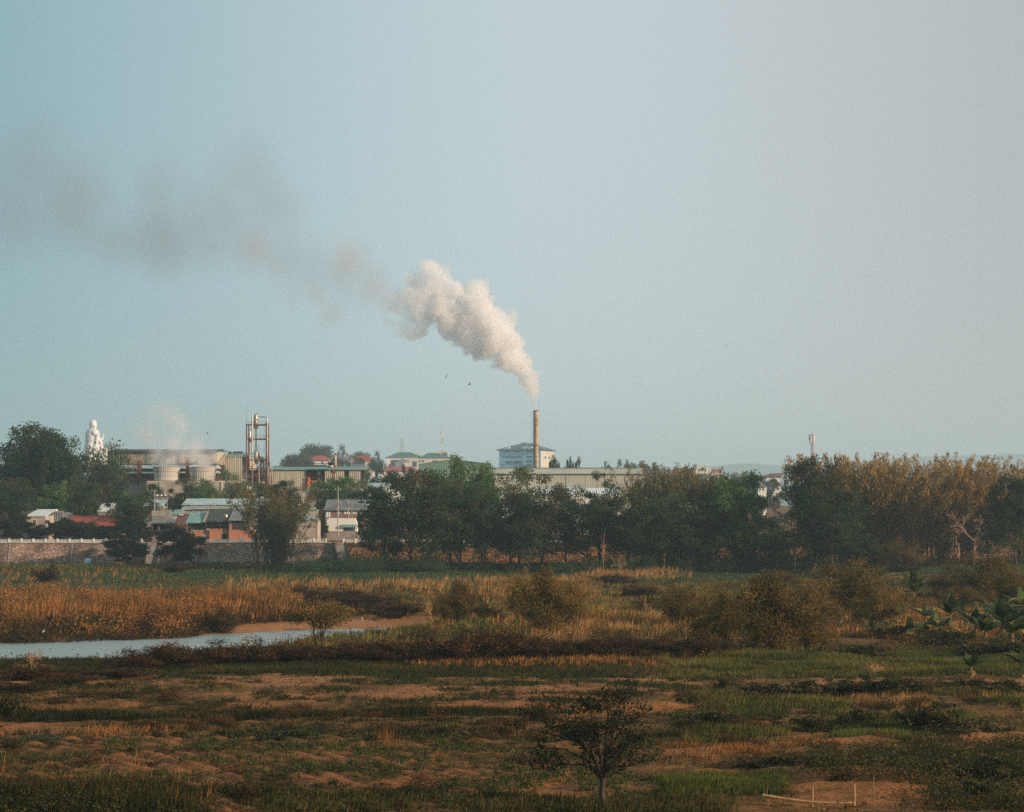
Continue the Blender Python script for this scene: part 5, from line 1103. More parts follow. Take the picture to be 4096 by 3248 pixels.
hedge = [(540, 2680, 240, 2610, 'low left end clump of the dark hedge'), (700, 2672, 260, 2578, 'dark hedge clump at the narrowest view of the water'), (860, 2668, 250, 2572, 'third clump of the dark hedge from its left end'), (1010, 2665, 250, 2568, 'dark hedge clump left of the leaning umbrella tree'),
    (1150, 2662, 240, 2570, 'hedge clump directly left of the umbrella tree trunk'), (1290, 2660, 240, 2576, 'hedge clump at the foot of the umbrella tree'), (1420, 2655, 230, 2578, 'hedge clump below the bright end of the water'), (1560, 2652, 240, 2562, 'hedge clump just past the right tip of the water'), (1710, 2648, 250, 2540, 'hedge clump below the leafy green bush'),
    (1860, 2645, 250, 2530, 'dark hedge clump, middle of the right half'), (2010, 2640, 250, 2528, 'dark hedge clump below the airy olive bush'), (2160, 2636, 240, 2535, 'dark hedge clump at the end of the dense row'), (2330, 2632, 220, 2550, 'lower brown clump after the dense hedge row'), (2480, 2630, 230, 2545, 'rusty clump with tall dry stalks behind'), (2640, 2628, 240, 2548, 'brown clump left of the largest bush shadow'), (2800, 2630, 240, 2540, 'brown clump at the left foot of the largest bush')]
for i, (u, vb, w, t_, lab) in enumerate(hedge): place(br_[i % 3], u, DG(vb), w * 1.1, t_, lab, 'shrub', GH)
for i, (u, vb, w, t_, lab) in enumerate((
    (3080, 2800, 200, 2738, 'dark leafy shrub, leftmost of the band below the straw heap'), (3220, 2795, 190, 2725, 'dark leafy shrub left of the straw heap'), (3350, 2790, 200, 2712, 'tallest dark shrub just below the straw heap'), (3480, 2790, 200, 2708, 'dark shrub right below the straw heap top'), (3620, 2785, 200, 2715, 'dark shrub in the middle of the right band'),
    (3760, 2780, 200, 2718, 'dark shrub left of the small banana plant'), (3900, 2785, 200, 2722, 'dark shrub under the small banana plant'), (4040, 2785, 180, 2722, 'dark shrub at the right edge under the banana leaves'), (2890, 2760, 50, 2705, 'little dark shrub on the bare soil, left'), (2750, 2825, 70, 2780, 'small dark shrub right of the foreground tree top'),
    (3440, 2900, 160, 2838, 'dark round shrub above the bright grass patch'), (3270, 2925, 190, 2858, 'dark scrub left of the bright grass patch'), (3760, 2925, 260, 2818, 'big dark mounded shrub right of the bright grass patch'), (3640, 2862, 60, 2820, 'small upright dark shrub on the straw grass'), (3830, 3005, 110, 2915, 'dark weedy shrub on the soil ridge at right'), (3960, 2965, 160, 2905, 'low dark shrub near the right edge soil'),
    (3120, 3120, 220, 3030, 'brown black shrub right of the foreground tree'), (3300, 3125, 240, 3018, 'wide dark thorny shrub above the cane fence'), (3480, 3130, 240, 3015, 'dark shrub with tiny pale flowers'), (3640, 3150, 250, 3040, 'deep shaded shrub at lower right'), (3800, 3160, 260, 3040, 'black green shrub near the lower right corner'), (3980, 3170, 270, 3035, 'dark shrub at the lower right edge'),
    (3900, 3230, 260, 3130, 'low black shrub in the lower right corner'), (1900, 2990, 200, 2925, 'grassy dark shrub left behind the foreground tree'), (2320, 2985, 180, 2915, 'dark green shrub behind the foreground tree crown'), (1180, 3000, 260, 2925, 'dark scrub in the ditch behind the raised bed'), (1010, 2995, 180, 2905, 'brown scrub with dry stalks in the ditch'),
    (700, 2998, 220, 2930, 'dark tufted shrub in the ditch, left of the stalks'), (420, 3002, 260, 2955, 'low dark ditch shrub at left'), (180, 3004, 260, 2960, 'low dark ditch shrub near the left edge'), (30, 2860, 110, 2790, 'dark green tuft shrub at the left edge'), (2870, 2905, 260, 2850, 'dark grass mound right of the foreground tree crown'), (1500, 2985, 240, 2925, 'brown green shrub beside the tall straw tuft'),
    (3600, 2560, 260, 2515, 'dark low shrub under the dry banana row'), (3830, 2580, 280, 2530, 'dark low shrub left of the big banana clump'), (3450, 2625, 260, 2572, 'dark grassy shrub in the right meadow'), (4010, 2620, 260, 2560, 'dark shrub under the big banana clump'))):
    place(bd[i % 3], u, DG(vb), w * 1.15, t_, lab, 'shrub', 'dark low shrubs of the near fields')
for i, (u, vb, w, t_, lab) in enumerate(((110, 2740, 260, 2662, 'dark rusty scrub at the left edge below the water'), (280, 2735, 200, 2675, 'low scrub with pinkish grass heads by the water'), (60, 2800, 200, 2725, 'grey green scrub on the left edge of the field'), (260, 2765, 240, 2700, 'dark scrub below the pinkish grass heads'), (480, 2740, 240, 2672, 'dark scrub below the left end of the hedge'))):
    place(br_[(i + 1) % 3], u, DG(vb), w, t_, lab, 'shrub', 'scrub at the left edge of the field')
um = make_broadleaf('umbrella_tree', 130, 8, 9, 2.6, ML['leaf_bush'], 34, 4200, .24, 'umbrella', barkm=M['bark'], trunk_r=.10, multi=3)
place(um, 1290, 192, 250, 2408, 'small many stemmed umbrella shaped tree before the river', 'tree')

# ---- foreground tree
g = np.random.default_rng(77)
ft = empty('foreground_tree', (X(2412, 89.5), 89.5, hz_(X(2412, 89.5), 89.5)), 'thin leafed dark foreground tree with many upswept stems, cut by the bottom edge', 'tree')
F = 4.0 / FOC * 0 + K(89.5); z0 = ft.location.z; tr = MB(); tw_ = MB(); C = []
def loc(u, v, dy=0.): return np.array([(u - 2412) * K(89.5), dy, Z(v, 89.5) - z0])
tr.path([(0, 0, -.4), (-.02, 0, .5), loc(2408, 3170), loc(2412, 3110), loc(2420, 3050)], [.22, .17, .15, .13, .10], 9)
limbs = [[(2410, 3140), (2390, 3060), (2330, 2990), (2200, 2900), (2080, 2840)], [(2410, 3120), (2370, 3010), (2310, 2930), (2240, 2830), (2180, 2780)], [(2412, 3110), (2400, 3000), (2380, 2880), (2330, 2800), (2290, 2770)], [(2415, 3110), (2430, 2990), (2470, 2900), (2510, 2800), (2530, 2745), (2520, 2720)], [(2420, 3070), (2450, 3040), (2500, 2990), (2600, 3030 - 20)],
    [(2415, 3090), (2440, 2980), (2500, 2890), (2560, 2850), (2592, 2830)], [(2412, 3100), (2420, 2960), (2430, 2860), (2420, 2790), (2390, 2795), (2360, 2800)], [(2410, 3130), (2350, 3040), (2260, 3005), (2150, 3000), (2060, 3010)], [(2412, 3120), (2440, 3070), (2520, 3060), (2600, 3030)], [(2410, 3120), (2360, 2990), (2250, 2960), (2140, 2930), (2050, 2950)],
    [(2412, 3080), (2450, 2960), (2460, 2880), (2470, 2800), (2460, 2760)], [(2410, 3100), (2340, 2960), (2280, 2900), (2200, 2860), (2120, 2870)], [(2414, 3110), (2460, 3020), (2540, 2960), (2600, 2930)], [(2410, 3060), (2380, 2960), (2360, 2860), (2370, 2800)], [(2410, 3090), (2330, 3060), (2230, 3070), (2140, 3065)]]
for li, L in enumerate(limbs):
    n = len(L); dy = np.linspace(0, g.uniform(-2.2, 2.2), n); pts = [loc(u, v, dy[i]) + g.normal(size=3) * .03 for i, (u, v) in enumerate(L)]
    (tr if li < 6 else tw_).path(pts, list(np.linspace(.065, .014, n)), 5)
    for k in range(110):
        q = g.uniform(.28, 1.0) * (n - 1); i = min(int(q), n - 2); f = q - i; p = pts[i] * (1 - f) + pts[i + 1] * f
        e = p + g.normal(size=3) * np.array([.42, .42, .32]) + np.array([0, 0, .12])
        if k % 4 == 0: tw_.path([p, (p + e) / 2 + g.normal(size=3) * .04, e], [.012, .009, .005], 3)
        C.append(np.concatenate([[e] * 2, [p * .5 + e * .5]])); 
C = np.concatenate(C); C = np.repeat(C, 3, 0) + g.normal(size=(len(C) * 3, 3)) * .13; C = C[(vnoise(C[:, 0] * 1.5 + 20, C[:, 2] * 1.5 + 7, 3) > .44) & (g.random(len(C)) < .55)]
tr.build('trunk', M['bark'], ft, True, world=False); tw_.build('twigs', M['bark'], ft, world=False)
V, Q = leaf_quads(C, .165 * g.uniform(.6, 1.3, len(C)), .5, g=g); npmesh('foliage', V, Q, ML['leaf_near'], np.clip(g.random(len(C)) ** 2, 0, 1), ft)

# ---- banana plants
def make_banana(seed, H, nl, dry=0.):
    g = np.random.default_rng(seed); r_ = empty('banana_plant', (0, 0, 0)); s_ = MB(); s_.path([(0, 0, -.2), (.05, 0, H * .25), (.1, 0, H * .5)], [.17, .14, .09], 8); s_.build('stem', M['post'], r_, True)
    V = []; Q = []; T = []; n = 0
    for i in range(nl + 4):
        a = i * 2.4 + g.normal() * .3; e = g.uniform(-.9, -.2) if i >= nl else g.uniform(.85, 1.48); L = H * g.uniform(.6, .9); wd_ = .20 * H / 4 * g.uniform(.8, 1.3) + .06; dryf = g.random() < dry
        p = np.array([.1, 0, H * (.48 if i < nl else .36)]); L = L * (1 if i < nl else .55); dryf = dryf or i >= nl; d = np.array([math.cos(a) * math.cos(e), math.sin(a) * math.cos(e), math.sin(e)]); side = np.array([-math.sin(a), math.cos(a), 0]); m_ = 9
        for k in range(m_ + 1):
            f = k / m_; w = wd_ * (math.sin(min(1, f * 1.15 + .02) * math.pi) ** .6 if f > .12 else .06) + .015
            w = max(w, .02); fold = np.array([0, 0, -.35 * w]); j = g.uniform(.82, 1.12)
            V += [p - side * w * j + fold, p, p + side * w * j + fold]
            p = p + d * L / m_; d = d + np.array([0, 0, -.16 - (.25 if dryf else 0)]); d /= np.linalg.norm(d)
        for k in range(m_):
            b0 = n + 3 * k; Q += [(b0, b0 + 1, b0 + 4, b0 + 3), (b0 + 1, b0 + 2, b0 + 5, b0 + 4)]; tt = (.85 if dryf else g.random() * .55) + g.random() * .12; T += [tt, tt]
        n += 3 * (m_ + 1)
    npmesh('leaves', np.array(V), np.array(Q), ML['leaf_banana'], T, r_); V = np.array(V); r_['pw'] = 2.1 * float(np.percentile(np.abs(V[:, :2]), 92)); r_['ph'] = float(V[:, 2].max())
    return r_
bn = [make_banana(200, 4, 12), make_banana(201, 4, 11, .2), make_banana(202, 4, 10, .6)]
for i, (u, vb, w, t_, k, lab) in enumerate(((3655, 2440, 110, 2282, 0, 'tall banana plant standing before the orange cutting'), (3610, 2450, 80, 2345, 1, 'smaller banana plant left of the one at the cutting'), (3925, 2370, 110, 2262, 0, 'banana plant above the right side of the cutting'), (3700, 2510, 120, 2420, 1, 'banana plant with pale leaves right of the dry stalks'),
    (3805, 2520, 130, 2378, 0, 'upright banana plant in the middle of the right plantation'), (3560, 2540, 150, 2490, 2, 'half dry banana plant, low and spreading'), (3480, 2545, 120, 2480, 2, 'withered banana plant left of the low spreading one'), (3640, 2560, 150, 2478, 1, 'banana plant with arched green leaves at the front of the plantation'), (3755, 2560, 140, 2450, 1, 'banana plant leaning right beside the upright one'),
    (3860, 2500, 90, 2415, 2, 'dry yellow banana plant right of the upright one'), (3955, 2500, 140, 2400, 1, 'banana plant with bright upright leaves'), (4010, 2565, 210, 2405, 0, 'large dark banana clump near the right edge'), (4075, 2560, 180, 2398, 0, 'large banana plant cut by the right edge'), (3940, 2575, 160, 2470, 0, 'dark low banana plant left of the large clump'),
    (3880, 2735, 130, 2620, 0, 'single small banana plant in the near grass'), (4085, 2725, 150, 2590, 1, 'yellow tipped banana plant at the right edge'), (3350, 2440, 70, 2400, 0, 'small banana plant behind the dry stalks at left'), (3900, 2450, 110, 2385, 2, 'thin dry banana plant behind the bright one'), (3170, 2290, 60, 2240, 0, 'pale leafed banana plant below the large brown tree'), (3230, 2285, 50, 2235, 0, 'second pale banana plant by the short stump'), (3990, 2530, 170, 2395, 1, 'broad leafed banana plant just behind the large dark clump'), (4050, 2600, 190, 2450, 0, 'dark banana plant lowest at the right edge'), (3900, 2560, 150, 2440, 0, 'banana plant between the upright one and the large clump'), (3700, 2570, 140, 2470, 2, 'yellowing banana plant in front of the one with arched leaves'), (3590, 2500, 110, 2420, 1, 'small banana plant left of the pale leafed one'), (4090, 2500, 150, 2350, 1, 'tall banana plant behind the one cut by the right edge'))):
    place(bn[k], u, DG(vb), w * 1.1, t_ - 18, lab, 'banana plant', 'banana plants on the right')

# ================================================================ ground cover
def ring(x, y): return fbm(x, y, 6, 41)
# reeds on the far river bank
def pr_(x, y):
    yc, hw = river(x); d = np.abs(y - yc) - hw
    return (y > yc) * (d > 2.5) * (d < 40) * (x < -34 - (y - 290) * .12) * (.16 + 1.1 * sm((d - 12) / 16))
P = scatter(17000, -115, -25, 225, 312, pr_); yc, hw = river(P[:, 0]); d = P[:, 1] - yc - hw
grass('bank_reeds', P, (1.3 + 1.7 * sm((d - 8) / 22)) * (0.15 + 1.7 * ring(P[:, 0], P[:, 1])), .15, 7, ML['rust_grass'], .55, np.clip(fbm(P[:, 0], P[:, 1], 9, 4) * 1.3 - .45, 0, .5), label='rusty tall reeds covering the far river bank at left', cat='reeds', spread=.3)
P = scatter(9000, -115, -25, 222, 300, lambda x, y: pr_(x, y) * sm((fbm(x, y, 7, 8) - .40) * 8)); grass('bank_weeds', P, 2.0, .22, 7, ML['dark_grass'], .4, label='dark green weeds among the reeds on the river bank', cat='weeds', spread=.4)
P = scatter(3200, -110, -32, 262, 316, lambda x, y: (x < -36 - (y - 290) * .12) * sm((fbm(x, y, 12, 14) - .38) * 6) * sm((y - 268 - (x + 110) * .15) / 10)); grass('plumed_reeds', P, 2.4 + 2.6 * ring(P[:, 0], P[:, 1]), .15, 6, ML['straw'], .45, np.full(len(P), .12), plume=1, label='straw coloured plumed reeds topping the river bank at left', cat='reeds', spread=.35)
def mounds(name, C, W, H, nl, m, label, cat, leaf=.22, g=rng, flat=1.0):
    n = len(C); W = np.broadcast_to(W, (n,)) * g.uniform(.6, 1.4, n); H = np.broadcast_to(H, (n,)) * g.uniform(.6, 1.4, n); c = np.repeat(C, nl, 0); k = n * nl
    d = g.normal(size=(k, 3)); d /= np.linalg.norm(d, axis=1, keepdims=True); d[:, 2] = np.abs(d[:, 2])
    lump = 1 + .5 * (vnoise(d[:, 0] * 2.3 + np.repeat(C[:, 0], nl), d[:, 2] * 2.3 + d[:, 1] * 2, 5) - .5)
    q = c + d * np.stack([np.repeat(W, nl) / 2, np.repeat(W, nl) / 2, np.repeat(H, nl)], 1) * (g.uniform(.35, 1.05, k) * lump)[:, None]
    V, Q = leaf_quads(q, leaf * g.uniform(.5, 1.5, k), .5, g=g)
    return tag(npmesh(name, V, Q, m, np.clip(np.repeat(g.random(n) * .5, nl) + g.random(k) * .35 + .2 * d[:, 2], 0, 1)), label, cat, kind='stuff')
P = scatter(900, -115, -25, 228, 318, lambda x, y: pr_(x, y) * .8); P2_ = scatter(1500, -115, -25, 224, 300, lambda x, y: (y > river(x)[0]) * (np.abs(y - river(x)[0]) - river(x)[1] > 2.5) * (np.abs(y - river(x)[0]) - river(x)[1] < 24) * (x < -34 - (y - 290) * .12) * 1.); mounds('bank_scrub', P2_[:300], 5.5, 1.9, 560, ML['leaf_rustbush'], 'dark rusty scrub mounds on the far river bank at left', 'scrub', .30)
P = scatter(900, -115, -25, 262, 325, lambda x, y: (x < -36 - (y - 290) * .12) * 1.); mounds('bank_bushes', P[120:210], 6.5, 3.2, 600, ML['leaf_bush'], 'olive and rust bushes mixed among the reeds of the far bank', 'bushes', .3); mounds('bank_reed_mounds', P[:120], 7.0, 3.3, 520, ML['rust_grass'], 'bright rusty reed mounds along the top of the river bank', 'reeds', .36)
P = scatter(1500, -160, 170, 484, 540, lambda x, y: (y > 500 + 10 * fbm(x, x * 0, 20, 3)) * (x > -62) * np.where((x < 15) & (x > -20), .12, 1.)); P = P[:330]; Pb = P[P[:, 0] > 92]; P = P[P[:, 0] <= 92]; mounds('undergrowth', Pb, 8, 3.4, 420, ML['leaf_rustbush'], 'dark reddish scrub at the foot of the bamboo grove', 'undergrowth', .4); mounds('undergrowth', P, 9, 4.2 + 1.6 * (P[:, 0] > 30), 460, ML['leaf_deep'], 'dark leafy undergrowth at the foot of the middle tree row', 'undergrowth', .45)
P = scatter(500, -40, 110, 200, 420, lambda x, y: (np.abs(y - river(x)[0]) > river(x)[1] + 22) * sm((fbm(x, y, 18, 71) - .35) * 6)); mounds('rough_scrub', P[:190], 5, 1.6, 420, ML['leaf_bush'], 'low olive scrub over the rough land', 'scrub', .26)
P = scatter(700, -60, 120, 200, 420, lambda x, y: (np.abs(y - river(x)[0]) > river(x)[1] + 20) * sm((fbm(x, y, 14, 72) - .40) * 6)); mounds('rusty_scrub', P[:150], 4.5, 1.3, 420, ML['leaf_rustbush'], 'rusty dark scrub over the rough land', 'scrub', .24)
P = scatter(500, -170, 20, 588, 598, lambda x, y: x * 0 + 1.); mounds('wall_foot_scrub', P[:60], 5, 1.1, 300, ML['leaf_dark'], 'green weeds growing at the foot of the stone wall', 'weeds', .35)
P = scatter(600, 60, 130, 205, 300, lambda x, y: sm((x - y * .26) / 8) * 1.); mounds('broad_leaf_thicket', P[:120], 3.4, 1.7, 70, ML['leaf_banana'], 'broad leaved green thicket among the banana plants', 'undergrowth', .75)
# straw grass lines
def line(u0, u1, v0, v1): return X(u0, DG((v0 + v1) / 2)), X(u1, DG((v0 + v1) / 2)), DG(v1), DG(v0)
def patch_grass(name, u0, u1, v0, v1, n, h, w, nb, m, label, cat, lean=.6, thr=.0, seed=0, tb=None, plume=0, spread=.25, sc=6, dens=1.):
    y0, y1 = DG(v1), DG(v0); xa_ = min(X(u0, y0), X(u0, y1)); xb_ = max(X(u1, y0), X(u1, y1))
    def pf(x, y):
        u = (x * FOC / y + 512) * 4; e = np.minimum(np.minimum(u - u0, u1 - u) / (u1 - u0) * 5, np.minimum(u - u0, u1 - u) / 110); e2 = np.minimum(y - y0, y1 - y) / (y1 - y0) * 5
        return np.clip(np.minimum(e, e2) + (fbm(x, y, sc, seed) - .5) * 2.6 * sm(np.minimum(e, e2)), 0, 1) * sm((fbm(x, y, sc * .6, seed + 3) - thr) * 7) * dens
    P = scatter(n, xa_, xb_, y0, y1, pf)
    return grass(name, P, h * (0.6 + .8 * fbm(P[:, 0], P[:, 1], 3, seed + 9)), w, nb, m, lean, (fbm(P[:, 0], P[:, 1], 5, seed + 5) * 1.2 - .35).clip(0, .5) if tb is None else np.full(len(P), tb), plume=plume, label=label, cat=cat, spread=spread)
pg = patch_grass
pg('tall_grass', 860, 2060, 2322, 2390, 1500, 2.5, .15, 6, ML['straw'], 'line of tall straw grass across the middle of the field', 'grass', thr=.44, seed=1, plume=1)
pg('tall_grass', -380, 700, 2278, 2345, 1100, 1.9, .16, 6, ML['rust_grass'], 'straw grass in front of the stone wall at left', 'grass', thr=.42, seed=2, plume=1)
pg('tall_grass', 1900, 2420, 2310, 2420, 2500, 2.2, .16, 6, ML['straw'], 'straw grass around the airy olive bush', 'grass', thr=.3, seed=3, plume=1)
pg('tall_grass', 2280, 2790, 2280, 2325, 900, 2.2, .18, 6, ML['straw'], 'pale dry grass around the leafless straw shrub', 'grass', thr=.25, seed=4, plume=1)
pg('wild_grass', 860, 3000, 2335, 2560, 13000, 1.0, .13, 6, ML['rust_grass'], 'rusty dry grass over the rough land right of the river', 'grass', thr=.46, seed=5)
pg('wild_grass', 1000, 3300, 2330, 2640, 26000, 1.1, .11, 6, ML['green_grass'], 'green and straw grass between the bushes', 'grass', thr=.40, seed=6)
pg('tall_grass', 1950, 2900, 2470, 2600, 3600, 1.9, .08, 6, ML['straw'], 'golden dry stalks in front of the olive bushes', 'grass', thr=.42, seed=7, plume=1)
pg('tall_grass', 3250, 4450, 2440, 2575, 3600, 1.7, .08, 6, ML['straw'], 'golden dry stalks among the banana plants', 'grass', thr=.30, seed=8, plume=1)
pg('wild_grass', 3200, 4480, 2380, 2600, 9000, 1.2, .11, 6, ML['rust_grass'], 'rusty grass among the banana plants', 'grass', thr=.3, seed=9)
pg('wall_foot_grass', -380, 1900, 2262, 2288, 6000, 1.4, .26, 6, ML['green_grass'], 'green grass strip along the foot of the stone wall', 'grass', thr=.2, seed=10)
pg('wall_foot_grass', 1400, 4480, 2262, 2292, 6000, 2.4, .28, 6, ML['dark_grass'], 'dark undergrowth below the middle tree row', 'undergrowth', thr=.15, seed=11)
pg('far_field_grass', -80, 4480, 2262, 2345, 29000, .55, .3, 4, ML['field_grass'], 'short green crop in the far field', 'grass', thr=.0, seed=12, spread=.5)
pg('white_plumes', 3195, 3290, 2300, 2335, 70, 3.2, .22, 5, ML['straw'], 'pale silvery grass plumes behind the largest bush', 'grass', tb=.3, plume=1, seed=13)
pg('wild_grass', 1600, 2700, 2560, 2680, 5000, .9, .07, 7, ML['rust_grass'], 'rusty weeds on the hedge crest in front of the river', 'weeds', thr=.3, seed=14)
# dry grass on the embankment slope right of the stairs
xs = rng.uniform(X(1240, 603), X(3300, 603), 9000); ys = rng.uniform(597, 607, 9000); P = np.stack([xs, ys, height(xs, ys)], 1)
grass('slope_grass', P, .9, .3, 5, ML['straw'], .4, label='dry pinkish straw grass on the embankment slope', cat='grass', spread=.4)
# river edge grass, hedge underskirts and the right meadow
pg('meadow_grass', 2600, 4480, 2590, 2730, 27000, .75, .05, 8, ML['green_grass'], 'green meadow grass at right', 'grass', thr=.36, seed=21, spread=.2)
pg('hedge_grass', -380, 2700, 2640, 2712, 22000, .6, .05, 7, ML['dark_grass'], 'dark grass at the foot of the hedge', 'grass', thr=.12, seed=22, spread=.2)
pg('meadow_grass', 2700, 4480, 2780, 3000, 25000, .7, .045, 8, ML['green_grass'], 'rough grass on the near right ground', 'grass', thr=.45, seed=23, spread=.18)
pg('dry_grass', 3000, 4480, 2770, 2860, 2200, .7, .035, 8, ML['straw'], 'golden grass strip between the dark shrub bands', 'grass', thr=.50, seed=24)
pg('bright_grass', 3330, 3640, 2900, 2985, 5200, .75, .04, 8, ML['green_grass'], 'bright green grass patch between dark shrubs', 'grass', tb=.15, seed=25)
pg('bright_grass', 2640, 3150, 3145, 3225, 6500, .5, .035, 8, ML['green_grass'], 'fresh green grass left of the cane fence', 'grass', tb=.1, seed=26)
pg('dry_grass', 2620, 3300, 2985, 3100, 2600, .45, .035, 8, ML['rust_grass'], 'dry brown grass right of the foreground tree', 'grass', thr=.52, seed=27)
pg('ditch_grass', -380, 2900, 2925, 3000, 5000, .75, .045, 8, ML['dark_grass'], 'dark ditch grass behind the raised bed', 'grass', thr=.25, seed=28, spread=.18)
pg('ditch_grass', -380, 2300, 2848, 2874, 5000, .7, .05, 8, ML['dark_grass'], 'dark grassy edge between two fields', 'grass', thr=.2, seed=29)
pg('dry_tuft', 1480, 1610, 3000, 3060, 70, 1.2, .026, 16, ML['rust_grass'], 'tall straw tuft at the end of the raised bed', 'grass', tb=.1, seed=30, spread=.25)
pg('dry_grass', 300, 900, 2900, 3010, 500, .9, .03, 7, ML['rust_grass'], 'brown dry stalks standing in the ditch', 'grass', thr=.4, seed=31)
pg('edge_reeds', -200, 780, 3238, 3340, 3400, 1.2, .045, 8, ML['dark_grass'], 'dark reeds filling the lower left corner', 'reeds', thr=.35, seed=32, lean=.7)
P = scatter(500, -28, -11, 84, 96, lambda x, y: sm((-12 - x - 3 * fbm(x, y, 3, 8)) / 5) * (y < 93.5)); mounds('edge_scrub', P[:110], 2.2, .85, 420, ML['dark_grass'], 'black green scrub in the lower left corner', 'scrub', .13)
pg('edge_reeds', -80, 1000, 3160, 3320, 150, 1.5, .03, 4, ML['rust_grass'], 'scattered brown reed blades in the lower left corner', 'reeds', thr=.3, seed=33, lean=.6, plume=1)
pg('edge_grass', 900, 3000, 3225, 3330, 3500, .55, .04, 8, ML['dark_grass'], 'dark grass along the bottom edge', 'grass', thr=.3, seed=34)
P = scatter(900, 12, 40, 88, 112, lambda x, y: sm((x - 13 - 3 * fbm(x, y, 3, 5)) / 6) * sm((fbm(x * .5, y, 3.5, 88) - .36) * 8) * (1 - ((x < 21.5) & (y < 96)))); mounds('near_scrub', P[:190], 3.0, 1.15, 420, ML['dark_grass'], 'dark scrub covering the lower right ground', 'scrub', .12)
P = scatter(900, -40, 40, 90, 150, lambda x, y: sm((fbm(x * .5, y, 4, 89) - .50) * 9)); mounds('field_scrub', P[:260], 1.5, .45, 200, ML['leaf_rustbush'], 'low brown weeds clumped over the near fields', 'weeds', .11)
mounds('near_scrub', P[190:330], 2.4, .9, 360, ML['leaf_rustbush'], 'brown black thorny scrub at lower right', 'scrub', .13)
# crops and weeds over the fields
def crops(name, n, u0, u1, v0, v1, h, leaves, m, label, pf, size=.13, seed=0):
    g = np.random.default_rng(seed); y0, y1 = DG(v1), DG(v0); P = scatter(n, X(u0, y1), X(u1, y1), y0, y1, pf, g)
    c = np.repeat(P, leaves, 0); m_ = len(c); hh = np.repeat(g.uniform(.5, 1.2, len(P)), leaves)
    c = c + g.normal(size=(m_, 3)) * np.array([.14, .14, 0]) * hh[:, None]; c[:, 2] += np.abs(g.normal(size=m_)) * h * .5 * hh + .03
    V, Q = leaf_quads(c, size * g.uniform(.6, 1.4, m_) * hh, .6, g=g)
    return tag(npmesh(name, V, Q, m, np.clip(np.repeat(g.random(len(P)) * .5, leaves) + g.random(m_) * .5, 0, 1)), label, 'crops' if 'crop' in name else 'weeds', kind='stuff')
crops('crop_plants', 15500, -420, 2600, 2990, 3330, .32, 12, ML['crop'], 'dark leafy crop plants in rows on the near beds', lambda x, y: sm((np.abs(np.sin((x * .8 + y * .6) * math.pi / 1.5)) - .45) * 4) * sm((fbm(x, y, 2.6, 51) - .47) * 9), .15, 1)
crops('crop_plants', 27000, -420, 3000, 2690, 2900, .28, 10, ML['crop'], 'low leafy crop plants on the middle fields', lambda x, y: sm((fbm(x * .6, y, 3.0, 52) - .46 - .14 * soil(x, y)) * 8) , .15, 2)
crops('field_weeds', 19000, -420, 4500, 2680, 3330, .22, 7, ML['dark_grass'], 'small weeds scattered over the fields', lambda x, y: (1 - soil(x, y) * .9) * sm((fbm(x, y, 2.2, 53) - .44) * 8), .13, 3)
crops('field_weeds', 42500, -420, 4500, 2640, 3330, .3, 7, ML['leaf_rustbush'], 'brownish weeds scattered over the fields', lambda x, y: (1 - soil(x, y) * .8) * sm((fbm(x * .6, y, 2.5, 54) - .48) * 9), .13, 4)
crops('bush_weeds', 33000, 600, 4500, 2330, 2650, .8, 8, ML['leaf_bush'], 'leafy weeds over the rough river land', lambda x, y: sm((fbm(x, y, 7, 55) - .40) * 5) * (np.abs(y - river(x)[0]) > river(x)[1] + 16), .26, 5)
def tufty(x, y): return sm((fbm(x * .7, y, 3.5, 61) - .50) * 7) * (1 - soil(x, y) * .9)
P = scatter(14000, -60, 60, 88, 166, tufty); grass('field_grass', P, .32, .035, 7, ML['green_grass'], .5, (fbm(P[:, 0], P[:, 1], 4, 62) - .3).clip(0, .5), label='short green and straw turf over the near fields', cat='grass', spread=.16)

# straw heap
hp = empty('straw_heap', (X(3490, DG(2700)), DG(2700), 0), 'heap of dry pale straw on the grass at right', 'straw heap')
b_ = MB(); g = np.random.default_rng(4); n1_, n2_ = 44, 12; D = DG(2700)
for j in range(n2_ + 1):
    for i in range(n1_ + 1):
        uu = 3230 + (3620 - 3230) * i / n1_; h0 = np.interp(uu, [3230, 3260, 3330, 3440, 3480, 3500, 3540, 3600, 3620], [0, .28, .12, .35, .95, .9, .4, .3, 0]) * math.sin(math.pi * j / n2_) ** .7
        xx, yy = X(uu, D), D - 1.6 + 3.2 * j / n2_; b_.v.append((xx, yy, hz_(xx, yy) - .05 + h0 * (.85 + .3 * g.random())))
for j in range(n2_):
    for i in range(n1_): a = j * (n1_ + 1) + i; b_.f.append((a, a + 1, a + n1_ + 2, a + n1_ + 1))
b_.build('straw_mound', M['hay'], hp, True)
vs = np.array(b_.v); P = vs[g.integers(0, len(vs), 900)] + g.normal(size=(900, 3)) * .08 - np.array(hp.location); o = grass('loose_straw', P, .35, .04, 3, ML['straw'], 2.2, label=None, kind=None); o.parent = hp
o.data.update()

